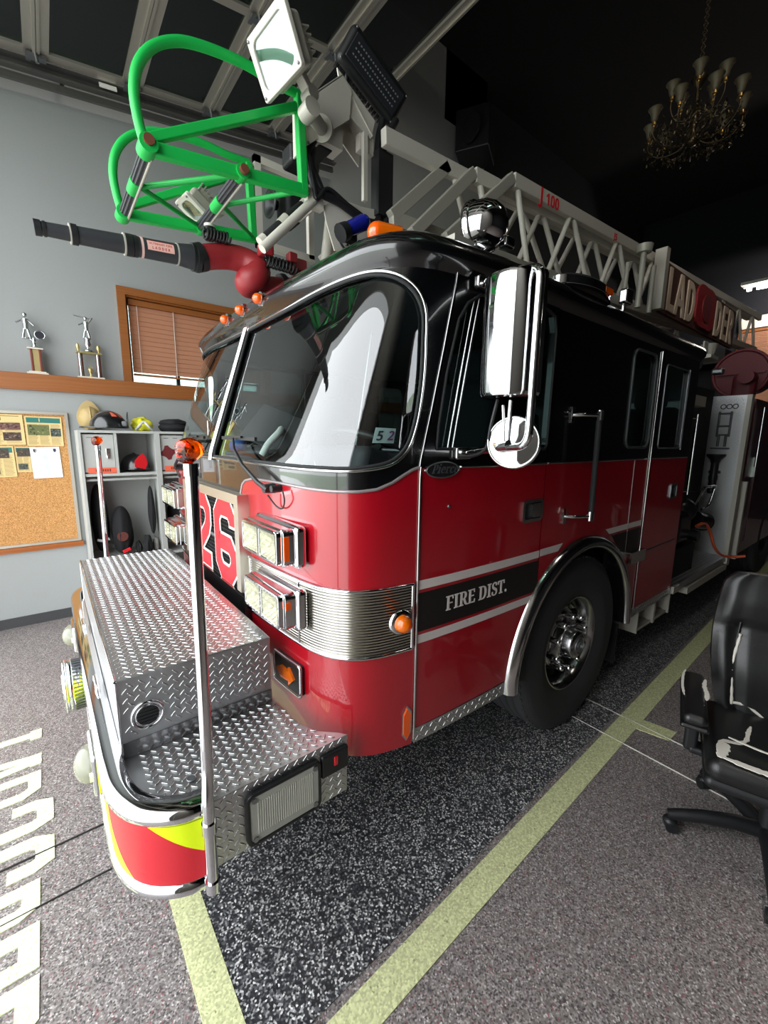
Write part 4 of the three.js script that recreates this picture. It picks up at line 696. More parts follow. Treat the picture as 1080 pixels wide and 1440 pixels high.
// ---- ribbed stainless corner bands
for (const sgn of [1, -1]) {
  const b = grp(truck, 'corner_band', 'ribbed stainless band round the cab corner'), mm = g => sgn > 0 ? g : mirrorX(join([g]));
  const pos = [], idx = [], nx = 60, ny = 184; for (let i = 0; i <= nx; i++) for (let j = 0; j <= ny; j++) { const s = .49 + (1.425 - .49) * i / nx, y = .937 + .258 * j / ny, q = onCab(s, y, .006 + .0010 * Math.sin(j / ny * PI * 2 * 23)); pos.push(q.x, q.y, q.z); }
  for (let i = 0; i < nx; i++) for (let j = 0; j < ny; j++) { const a = i * (ny + 1) + j, c = a + ny + 1; idx.push(a, c, a + 1, a + 1, c, c + 1); }
  const g = new THREE.BufferGeometry(); g.setAttribute('position', new THREE.Float32BufferAttribute(pos, 3)); g.setIndex(idx); g.computeVertexNormals();
  part(b, 'ribbed_sheet', mm(g), M.stainless); part(b, 'band_trim', mm(cabTube(rrect(.488, 1.427, .932, 1.198, .004), .007, .005, true)), M.chrome);
  part(b, 'corner_seam', mm(cabTube([[.925, .937], [.925, 1.195]], .004, .008)), M.chromeSoft);
  const q = onCab(1.372, 1.055, 0), n = CN(1.372, 1.055), at = g => { g.applyQuaternion(new THREE.Quaternion().setFromUnitVectors(V(0, 1, 0), n)); g.translate(q.x, q.y, q.z); return mm(g); };
  const t = part(truck, 'turn_signal', at(lathe([[0, .062], [.012, .060], [.026, .05], [.034, .032], [.036, .012]], 24)), M.amber, 'round amber turn signal'); part(t, 'signal_bezel', at(lathe([[.036, .018], [.046, .016], [.052, .006], [.053, 0]], 24)), M.chrome);
  const q2 = onCab(1.412, .605, 0); const rf = part(truck, 'side_reflector', mm(panel(shp([[1.395, .56], [1.412, .535], [1.428, .56], [1.430, .645], [1.412, .672], [1.396, .645]]), .002, .008)), M.amberDeep, 'long amber side reflector'); part(rf, 'reflector_frame', mm(panel(shp([[1.388, .558], [1.412, .524], [1.435, .558], [1.437, .648], [1.412, .684], [1.389, .648]]), .001, .0045)), M.chromeSoft);
  const al = part(truck, 'arrow_signal', mm(panel(shp(rrect(.735, .945, .705, .838, .012)), .001, .022)), M.plastic, 'arrow shaped amber signal in a black plate');
  part(al, 'arrow_lens', mm(panel(shp([[.76, .772], [.80, .812], [.80, .792], [.86, .80], [.90, .772], [.86, .744], [.80, .752], [.80, .732]].map(([a, c]) => [1.67 - a, c])), .022, .032)), M.amber);
  part(al, 'arrow_frame', mm(cabTube(rrect(.735, .945, .705, .838, .012), .007, .02, true)), M.chrome);
}
// ---- generic sweep along a plan curve (bumper)
function sweepOf(pts) {
  const c = new THREE.CatmullRomCurve3(pts.map(p => V(p[0], 0, p[1])), false, 'centripetal'), P_ = c.getSpacedPoints(160); let L = 0; const T = P_.map((p, i) => { if (i) L += p.distanceTo(P_[i - 1]); return L; });
  const at = s => { if (s < 0) { const q = at(-s); return V(-q.x, 0, q.z); } let a = 0, b = T.length - 1; while (b - a > 1) { const m = (a + b) >> 1; T[m] <= s ? a = m : b = m; } const t = Math.min(1, (s - T[a]) / (T[b] - T[a])); return P_[a].clone().lerp(P_[b], t); };
  const nor = s => { const e = .01, d = at(Math.min(s + e, L)).sub(at(Math.min(s, L) - e)).normalize(); return V(-d.z, 0, d.x); };
  return { L, at, nor };
}
{
  const sw = sweepOf([[0, -.042], [.3, -.042], [.6, -.043], [.9, -.045], [1.0, -.050], [1.08, -.070], [1.14, -.103], [1.185, -.150], [1.215, -.205], [1.228, -.275]]), L = sw.L;
  const bump = grp(truck, 'front_bumper', 'chrome wrap around front bumper with reflective stripes');
  const sweep = (prof, s0, s1, n) => { const pos = [], idx = [], W = prof.length; for (let i = 0; i <= n; i++) { const s = s0 + (s1 - s0) * i / n, p = sw.at(s), m = sw.nor(s); for (const [d, y] of prof) pos.push(p.x + m.x * d, y, p.z + m.z * d); } for (let i = 0; i < n; i++) for (let k = 0; k < W - 1; k++) { const a = i * W + k, b = a + W; idx.push(a, a + 1, b, b, a + 1, b + 1); } const g = new THREE.BufferGeometry(); g.setAttribute('position', new THREE.Float32BufferAttribute(pos, 3)); g.setIndex(idx); g.computeVertexNormals(); return toCreasedNormals(g.toNonIndexed(), .9); };
  const mid = -L; const sL = -L, sR = L;
  part(bump, 'bumper_skin', sweep([[-.05, .418], [-.01, .415], [.004, .418], [.012, .426], [.013, .44], [.008, .452], [0, .456], [0, .662], [.008, .666], [.014, .676], [.015, .69], [.010, .703], [-.004, .711], [-.03, .712], [-.052, .712], [-.056, .709], [-.057, .68]], sL, sR, 200), M.chrome);
  // reflective chevrons
  const mapS = (pts, d) => { let g = ext(shp(pts), .001); g = g.index ? g.toNonIndexed() : g; g.clearGroups(); g.deleteAttribute('uv'); g = new TessellateModifier(.035, 8).modify(g); if (g.index) g = g.toNonIndexed(); const p = g.attributes.position; for (let i = 0; i < p.count; i++) { const s = p.getX(i), q = sw.at(Math.max(-L, Math.min(L, s))), m = sw.nor(Math.min(L, Math.abs(s))); if (s < 0) m.x *= -1; p.setXYZ(i, q.x + m.x * (d + p.getZ(i)), p.getY(i), q.z + m.z * (d + p.getZ(i))); } g.computeVertexNormals(); return toCreasedNormals(g, .6); };
  const y0 = .460, y1 = .658, clip = (a, b) => { // stripe between the slanted lines u=a and u=b (u from the end), y = .53 + (u-a)*.75
    const uu = (c, y) => c + (y - .53) / .75, cut = u => Math.max(.004, Math.min(L, u)), pts = []; const N = 8;
    for (let k = 0; k <= N; k++) { const y = y0 + (y1 - y0) * k / N; pts.push([L - cut(uu(a, y)), y]); } for (let k = N; k >= 0; k--) { const y = y0 + (y1 - y0) * k / N; pts.push([L - cut(uu(b, y)), y]); } return pts.filter((p, i, q) => !i || Math.hypot(p[0] - q[i - 1][0], p[1] - q[i - 1][1]) > 1e-4); };
  for (let k = -1; k < 5; k++) { const a = k * .33, pts = clip(a, Math.min(a + .33, 1.5)); if (pts.length < 4) continue; const g = mapS(pts, .001), m = k % 2 === 0 ? M.reflRed : M.reflYellow; part(bump, 'reflective_stripe', g, m, k % 2 === 0 ? 'red reflective stripe' : 'yellow reflective stripe'); part(bump, 'reflective_stripe', mirrorX(g), m, k % 2 === 0 ? 'red reflective stripe' : 'yellow reflective stripe'); }
  // decks, side plates, centre box
  const lug = new THREE.SphereGeometry(1, 8, 4); lug.scale(.0148, .0019, .0031);
  const spots = [];
  const lay = (inside, u0, u1, v0, v1, to, nrm) => { const p = .0245, uc = (u0 + u1) / 2, vc = (v0 + v1) / 2, n = Math.ceil(Math.hypot(u1 - u0, v1 - v0) / p); for (let i = -n; i <= n; i++) for (let j = -n; j <= n; j++) { const u = uc + (i - j) * p / Math.SQRT2, v = vc + (i + j) * p / Math.SQRT2; if (u < u0 || u > u1 || v < v0 || v > v1 || !inside(u, v)) continue; spots.push([to(u, v), nrm.clone().multiply(new THREE.Quaternion().setFromAxisAngle(V(0, 1, 0), (i + j) % 2 ? PI / 4 : -PI / 4))]); } };
  const flatQ = new THREE.Quaternion(), sideQ = new THREE.Quaternion().setFromAxisAngle(V(0, 0, 1), -PI / 2), sideQn = new THREE.Quaternion().setFromAxisAngle(V(0, 0, 1), PI / 2);
  const inPoly = (P_, x, y) => { let c = false; for (let i = 0, j = P_.length - 1; i < P_.length; j = i++) if ((P_[i][1] > y) !== (P_[j][1] > y) && x < (P_[j][0] - P_[i][0]) * (y - P_[i][1]) / (P_[j][1] - P_[i][1]) + P_[i][0]) c = !c; return c; };
  const deck = [[.855, -.097], ...Array.from({ length: 14 }, (_, i) => { const s = .9 + (L - .9) * i / 13, p = sw.at(s), m = sw.nor(s); return [p.x - m.x * .054, p.z - m.z * .054]; }), [1.175, -.285], [1.212, -.285], [1.214, -.765], [1.185, -.745], [1.131, -.688], [1.055, -.655], [.93, -.640], [.855, -.635]], deckS = deck.map(([x, z]) => [x, -z]);
  const DY = .682;
  for (const sgn of [1, -1]) {
    const mm = g => sgn > 0 ? g : mirrorX(join([g]));
    const d = ext(shp(deckS), .02, .002); d.rotateX(-PI / 2); d.translate(0, DY - .02, 0);
    part(bump, 'step_deck', mm(d), M.tread, 'diamond plate step');
    part(bump, 'side_plate', mm(bx(1.206, 1.214, .452, DY - .004, -.762, -.282)), M.tread, 'diamond plate bumper side');
    lay((u, v) => inPoly(deck, u, v) && inPoly(deck, u + .012, v) && inPoly(deck, u - .012, v), .86, 1.21, -.76, -.14, (u, v) => V(sgn * u, DY + .0004, v), flatQ);
    lay((u, v) => !(u > -.645 && u < -.375 && v > .465 && v < .648) && !(u < -.645 && v > .555 && v < .65), -.755, -.29, .46, .674, (u, v) => V(sgn * 1.2145, v, u), sgn > 0 ? sideQ : sideQn);
    part(bump, 'deck_bolt', mm(join([cyl(.011, .011, .006, 14, 1.085, DY + .002, -.26), tor(.013, .002, 1.085, DY + .003, -.26, PI / 2, 0, 0, 2 * PI, 16)])), M.steel);
    // scene light in the side plate
    const sl = grp(truck, 'side_scene_light', 'clear ribbed floodlight in the bumper side');
    part(sl, 'light_rim', mm((() => { const g = ext(shp(rrect(.378, .645, .462, .650, .025), [rrect(.391, .632, .475, .637, .018).reverse()]), .026, .004); g.applyMatrix4(new THREE.Matrix4().makeBasis(V(0, 0, -1), V(0, 1, 0), V(1, 0, 0))); g.translate(1.21, 0, 0); return g; })()), M.plastic);
    const face = place(ext(shp(rrect(-.636, -.387, .470, .641, .02)), .014, .003), 0, 0, 0, 0, -PI / 2, 0); face.computeBoundingBox(); face.translate(1.229 - face.boundingBox.max.x, 0, -.5115 - (face.boundingBox.min.z + face.boundingBox.max.z) / 2);
    part(sl, 'light_lens', mm(face), P('#dcdcd2', { roughness: .12, transmission: .5, thickness: 0 }));
    const rb = []; for (let k = 0; k < 26; k++) rb.push(bx(1.2285, 1.231, .50, .615, -.61 + k * .0077, -.607 + k * .0077)); part(sl, 'lens_ribs', rb.map(mm), P('#e6e6dd', { roughness: .15, transmission: .4, thickness: 0 }));
    part(sl, 'light_screw', [[-.62, .485], [-.405, .485], [-.62, .626], [-.405, .626]].map(([z, y]) => mm(cyl(.009, .009, .006, 10, 1.231, y, z, 0, 0, PI / 2))), M.steel);
    const mk = part(truck, 'bumper_marker', mm(rbox(.02, .088, .112, .008, 1.218, .604, -.706)), M.plastic, 'black bumper side marker with red lens'); part(mk, 'marker_lens', mm(rbox(.008, .034, .016, .003, 1.229, .612, -.706)), M.redLens);
  }
  for (const [a, b] of [[1.47, 2.03], [3.6, 4.3]]) for (let i = 0, s = a; s < b; s += .026, i++) for (let j = 0; j < 2; j++) { const q = onCab(s, .515 + j * .03, .0015), n = CN(s, .53), qq = new THREE.Quaternion().setFromUnitVectors(V(0, 1, 0), n).multiply(new THREE.Quaternion().setFromAxisAngle(V(0, 1, 0), (i + j) % 2 ? PI / 4 : -PI / 4)); spots.push([q, qq]); }
  part(bump, 'bumper_box', [rbox(1.72, .285, .53, .006, 0, .8225, -.365)], M.tread, 'diamond plate hose box on the bumper');
  part(bump, 'box_edge_trim', [tube([V(-.86, .964, -.101), V(.86, .964, -.101)], .005, false, 4, 8), ...[-1, 1].map(s => rod(V(s * .861, .70, -.101), V(s * .861, .962, -.101), .005, 8))], M.chrome);
  for (const s of [-1, 1]) part(bump, 'kick_strip', bx(s > 0 ? .858 : -.864, s > 0 ? .864 : -.858, DY, .738, -.628, -.104), M.polished);
  lay(() => true, -.85, .85, -.62, -.112, (u, v) => V(u, .9652, v), flatQ);
  for (const s of [1, -1]) lay((u, v) => Math.hypot(u + .185, v - .815) > .062, -.62, -.112, .75, .955, (u, v) => V(s * .8605, v, u), s > 0 ? sideQ : sideQn);
  const im = new THREE.InstancedMesh(lug, M.lug, spots.length), mt = new THREE.Matrix4(); spots.forEach(([p, q], i) => im.setMatrixAt(i, mt.compose(p, q, V(1, 1, 1)))); im.name = 'tread_lugs'; im.userData.kind = 'stuff'; shadows(im); bump.add(im);
  spots.length = 0; const frontQ = new THREE.Quaternion().setFromAxisAngle(V(1, 0, 0), PI / 2); lay(() => true, .95, 1.225, .6, 2.22, (u, v) => V(u, v, -5.599), frontQ); lay(() => true, .97, 1.24, -5.58, -4.0, (u, v) => V(u, .5605, v), flatQ);
  const im2 = new THREE.InstancedMesh(lug, M.tread, spots.length); spots.forEach(([p, q], i) => im2.setMatrixAt(i, mt.compose(p, q, V(1, 1, 1)))); im2.name = 'panel_tread_lugs'; im2.userData.kind = 'stuff'; shadows(im2); truck.add(im2);
  const vt = part(bump, 'round_vent', [tor(.047, .006, .862, .815, -.185, 0, PI / 2), tor(.036, .004, .862, .815, -.185, 0, PI / 2), cyl(.046, .046, .004, 28, .861, .815, -.185, 0, 0, PI / 2)], M.chrome);
  part(vt, 'vent_slats', [cyl(.034, .034, .003, 24, .864, .815, -.185, 0, 0, PI / 2), ...[-2, -1, 0, 1, 2].map(k => bx(.864, .869, .815 + k * .012 - .003, .815 + k * .012 + .003, -.185 - Math.sqrt(.032 ** 2 - (k * .012) ** 2), -.185 + Math.sqrt(.032 ** 2 - (k * .012) ** 2)))], M.dark);
  // siren, flashers and tow hooks on the bumper face
  const sr = grp(truck, 'siren', 'round chrome siren with louvred sides'); const nL = 13;
  part(sr, 'siren_body', lathe([[0, .085], [.07, .085], [.105, .08], [.12, .066], [.123, .05], [.115, .046], [.11, .03], [.112, 0], [0, 0]], 40, 0, .57, -.042, PI / 2), M.chrome);
  part(sr, 'louvre', Array.from({ length: 40 }, (_, i) => { const a = i / 40 * 2 * PI; return box(.006, .014, .045, .113 * Math.cos(a), .57 + .113 * Math.sin(a), -.015, 0, 0, a + PI / 2); }), M.steel);
  part(sr, 'siren_rim', [tor(.118, .008, 0, .57, .035), tor(.06, .006, 0, .57, .043)], M.chrome);
  for (const s of [1, -1]) { const f = grp(truck, 'bumper_flasher', 'clear domed flasher on the bumper face'); part(f, 'flasher_bezel', rbox(.2, .16, .03, .02, s * .64, .565, -.03), M.chrome); part(f, 'flasher_lens', sph(.1, s * .64, .565, -.02, .82, .64, .55, 24), P('#b9baa6', { roughness: .1, transmission: .6, thickness: 0 })); part(f, 'flasher_clip', bx(s * .64 + .07, s * .64 + .095, .555, .58, -.03, -.008), M.white); }
  for (const s of [1, -1]) part(truck, 'tow_hook', polyTube([V(s * .30, .70, -.07), V(s * .30, .735, -.07), V(s * .42, .735, -.07), V(s * .42, .70, -.07)], .009, .02), M.chrome);
  // guide poles with amber skull knobs
  for (const s of [1, -1]) {
    const p = grp(truck, 'guide_pole', 'chrome corner guide pole with an amber skull knob');
    part(p, 'pole', polyTube([V(s * 1.257, .432, -.262), V(s * 1.257, .715, -.262), V(s * 1.238, .80, -.272), V(s * 1.222, 1.655, -.286)], .0165, .05, 18), M.chrome);
    for (const y of [.45, .648]) part(p, 'pole_clamp', [cyl(.021, .021, .035, 16, s * 1.257, y, -.262), rod(V(s * 1.228, y, -.262), V(s * 1.257, y, -.262), .01, 8)], M.chrome);
    part(p, 'pole_collar', [cyl(.0195, .0195, .032, 18, s * 1.222, 1.668, -.286)], M.chrome);
    const sk = new THREE.SphereGeometry(1, 40, 28), q = sk.attributes.position;     // skull: round cranium, narrower jaw, sockets, nose and cheek hollows; face towards +z
    for (let i = 0; i < q.count; i++) {
      let x = q.getX(i), y = q.getY(i), z = q.getZ(i); const dip = (cx, cy, cz, r, k) => { const d = Math.hypot(x - cx, y - cy, z - cz); return k * Math.exp(-d * d / (r * r)); };
      let f = 1 - dip(.36, .02, .92, .25, .26) - dip(-.36, .02, .92, .25, .26) - dip(0, -.3, .95, .14, .16) - dip(.75, -.35, .5, .28, .2) - dip(-.75, -.35, .5, .28, .2) + dip(.6, -.2, .75, .16, .08) + dip(-.6, -.2, .75, .16, .08) + .02 * (y < -.5 && z > .2 ? Math.sin(x * 26) : 0);
      x *= f; y *= f; z *= f; if (y < -.15) { const t = Math.min(1, (-.15 - y) / .8); x *= 1 - .38 * t; z = z > 0 ? z * (1 + .05 * t) : z * (1 - .65 * t); }
      q.setXYZ(i, x * .030, y * .034, z * .036);
    }
    sk.computeVertexNormals(); sk.rotateY(-.35); sk.translate(s * 1.222, 1.715, -.284);
    part(p, 'skull_knob', sk, M.amberGlass, 'amber glass skull');
  }
}
// ---- front wheels (and the rear pair further back)
function wheel(x, z, flip, full) {
  const w = grp(truck, 'wheel', full ? 'front wheel with polished aluminium rim' : 'rear wheel'); w.position.set(x, .54, z); if (flip) w.rotation.y = PI;
  const prof = [[.285, -.13], [.32, -.15], [.42, -.163], [.49, -.158], [.522, -.146], [.538, -.128]];
  for (let k = 0; k < 5; k++) { const a = -.128 + k * .0512, b = a + .0512; if (k) prof.push([.5395, a + .006]); prof.push([.54, b - .006]); if (k < 4) prof.push([.527, b - .003], [.527, b + .003]); }
  prof.push([.538, .128], [.522, .146], [.51, .150], [.507, .156], [.49, .158], [.485, .163], [.42, .165], [.40, .162], [.395, .166], [.36, .162], [.32, .15], [.285, .13]);
  part(w, 'tyre', lathe(prof, 72, 0, 0, 0, 0, 0, -PI / 2), M.tyre, 'black rubber tyre');
  const sip = []; if (full) for (let i = 0; i < 72; i++) { const a = i / 72 * 2 * PI; sip.push(place(new THREE.BoxGeometry(.012, .012, .02), .131, 0, 0).translate(0, .533, 0).rotateX(a)); } if (full) part(w, 'shoulder_blocks', sip, M.tyre);
  part(w, 'rim', lathe([[.30, -.12], [.288, -.125], [.27, -.10], [.262, -.02], [.268, .09], [.285, .126], [.297, .135], [.291, .139], [.278, .132], [.258, .10], [.252, .045], [.245, .02], [.225, .03], [.19, .06], [.17, .075], [.13, .08], [0, .082]], 56, 0, 0, 0, 0, 0, -PI / 2), M.polished, 'polished aluminium rim');
  if (!full) return;
  const holes = []; for (let i = 0; i < 10; i++) { const a = (i + .5) / 10 * 2 * PI; const h = new THREE.CylinderGeometry(.021, .021, .02, 18); h.rotateZ(-PI / 2); h.rotateZ(-.75); h.translate(.048, .218, 0); h.rotateX(a); holes.push(h); } part(w, 'hand_holes', holes, M.dark);
  part(w, 'hub', lathe([[.15, .075], [.145, .09], [.10, .094], [.095, .12], [.088, .165], [.08, .178], [.06, .184], [0, .186]], 40, 0, 0, 0, 0, 0, -PI / 2), M.polished);
  part(w, 'hub_ring', [place(new THREE.TorusGeometry(.05, .004, 8, 30), .186, 0, 0, 0, PI / 2, 0), place(new THREE.TorusGeometry(.022, .003, 8, 20), .187, 0, 0, 0, PI / 2, 0)], M.steel);
  for (let i = 0; i < 10; i++) { const a = i / 10 * 2 * PI; part(w, 'lug_nut', [lathe([[0, .072], [.010, .071], [.016, .062], [.018, .045], [.019, .0]], 14).rotateZ(-PI / 2).translate(.078, .168, 0).rotateX(a)], M.chrome); }
}
wheel(1.088, -2.395, false, true); wheel(-1.088, -2.395, true, false); wheel(1.088, -7.6, false, false); wheel(-1.088, -7.6, true, false);
part(truck, 'front_axle', [rod(V(-1, .54, -2.395), V(1, .54, -2.395), .06, 12), rod(V(-1, .54, -7.6), V(1, .54, -7.6), .08, 12)], M.dark);
part(truck, 'chassis', [bx(-.5, -.35, .55, .85, -9.6, -.75), bx(.35, .5, .55, .85, -9.6, -.75), bx(-.55, .55, .5, .88, -2.0, -.8), bx(-1.15, 1.15, .62, .86, -1.62, -.9)], M.dark);
// ---- mirrors
for (const s of [1, -1]) {
  const m = grp(truck, 'side_mirror', 'chrome side mirror with a round convex mirror below'), mm = g => s > 0 ? g : mirrorX(join([g]));
  const prof = []; for (let k = 0; k <= 36; k++) { const t = PI * (k / 36); prof.push([.098 * Math.sign(Math.cos(t)) * Math.abs(Math.cos(t)), -.01 + .088 * Math.sin(t)]); } prof.push([-.098, -.05], [-.09, -.056], [.09, -.056], [.098, -.05]); let head = ext(shp(prof), .375, .016, 12); head.rotateX(PI / 2); head.translate(0, .1875, 0); head = toCreasedNormals(head.index ? head.toNonIndexed() : head, .7); head.rotateY(-.2); head.translate(1.505, 2.06, -1.20);
  part(m, 'mirror_head', mm(head), M.chrome);
  part(m, 'mirror_glass', mm(box(.17, .34, .004, 1.516, 2.06, -1.256, 0, -.2, 0)), S('#8fa0a5', .03, 1));
  part(m, 'arm', [mm(polyTube([V(1.245, 2.335, -1.365), V(1.33, 2.325, -1.31), V(1.56, 2.265, -1.195), V(1.625, 2.245, -1.165), V(1.625, 1.735, -1.16), V(1.48, 1.722, -1.20), V(1.24, 1.70, -1.29)], .0125, .05, 12))], M.chrome);
  part(m, 'bracket', [mm(rbox(.03, .045, .08, .01, 1.255, 2.34, -1.36)), mm(rbox(.03, .05, .09, .01, 1.25, 1.70, -1.29)), mm(rod(V(1.46, 1.72, -1.205), V(1.54, 1.735, -1.185), .019, 12)), mm(rod(V(1.53, 1.74, -1.19), V(1.525, 1.88, -1.20), .008, 10)), mm(rod(V(1.545, 2.245, -1.2), V(1.55, 2.275, -1.2), .009, 10)), mm(rod(V(1.50, 1.865, -1.195), V(1.52, 1.745, -1.185), .006, 8))], M.chromeSoft);
  const disc = lathe([[0, .022], [.03, .0205], [.06, .015], [.078, .008], [.0795, .012], [.084, .013], [.088, .006], [.088, 0], [.085, -.008], [.07, -.012], [0, -.012]], 44); disc.rotateX(PI / 2); disc.rotateY(.42); disc.translate(1.535, 1.745, -1.215);
  part(m, 'round_mirror', mm(disc), M.chrome);
  part(m, 'heater_cable', mm(tube([V(1.48, 1.885, -1.19), V(1.47, 1.80, -1.175), V(1.45, 1.725, -1.18), V(1.37, 1.695, -1.21), V(1.26, 1.69, -1.265)], .006, false, 40, 8)), M.cable);
}
// ---- chrome spotlight on the roof, side sirens and lamps
{
  const L = grp(truck, 'roof_spotlight', 'round chrome spotlight on the cab roof');
  const b = lathe([[0, -.112], [.02, -.110], [.045, -.10], [.07, -.08], [.088, -.05], [.097, -.015], [.099, .01]], 48), r = lathe([[.099, .0], [.106, .004], [.108, .02], [.104, .032], [.098, .034], [.098, .028]], 40), f = lathe([[0, .038], [.05, .036], [.098, .028]], 32);
  const at = g => { g.scale(1.1, 1.1, 1.1); g.rotateX(PI / 2); g.rotateY(-1.38); g.rotateZ(.1); g.translate(1.03, 2.675, -1.60); return g; };
  part(L, 'spot_housing', at(b), M.chrome); part(L, 'spot_rim', at(r), M.chrome); part(L, 'spot_lens', at(f), M.lens);
  part(L, 'spot_mount', [rod(V(1.06, 2.50, -1.50), V(1.08, 2.585, -1.62), .014, 12), rod(V(1.02, 2.51, -1.47), V(1.12, 2.53, -1.58), .012, 12), rod(V(1.08, 2.585, -1.62), V(1.075, 2.63, -1.66), .018, 12), sph(.022, 1.02, 2.51, -1.47), cyl(.035, .04, .03, 18, 1.06, 2.515, -1.52), rbox(.05, .05, .07, .015, 1.10, 2.62, -1.70)], M.chrome);
  part(truck, 'roof_grab_mesh', [bx(.98, 1.12, 2.515, 2.555, -1.46, -1.34)], M.aerialGrey);
  const sl = grp(truck, 'side_beacon', 'oval chrome rimmed beacon on the cab roof edge'), ov = (r0, r1, h, y) => { const g = cyl(r0, r1, h, 36); g.scale(.42, 1, 1); g.translate(1.20, y, -2.19); return g; };
  part(sl, 'beacon_base', ov(.24, .25, .02, 2.475), M.chrome); part(sl, 'beacon_rim', ov(.245, .245, .035, 2.50), M.chrome); part(sl, 'beacon_top', ov(.2, .24, .02, 2.525), M.dark); part(sl, 'beacon_marker', [bx(1.27, 1.30, 2.488, 2.513, -2.33, -2.25)], M.amber);
  part(truck, 'side_flood_lamp', [rbox(.05, .08, .09, .015, 1.24, 2.55, -2.62), cyl(.012, .012, .05, 8, 1.23, 2.50, -2.62)], M.chrome, 'small chrome flood lamp on the cab roof edge');
  const ab = grp(truck, 'amber_beacon', 'amber beacon on the cab roof'); part(ab, 'beacon_lens', aim(new THREE.CylinderGeometry(.028, .043, .10, 28), V(.90, 2.565, -1.12), V(.955, 2.565, -1.21)), M.amber); part(ab, 'beacon_dome', sph(.041, .902, 2.565, -1.122, 1, 1, 1, 18), M.amberDeep); part(ab, 'beacon_foot', cyl(.03, .035, .02, 16, .94, 2.52, -1.18), M.plastic);
}
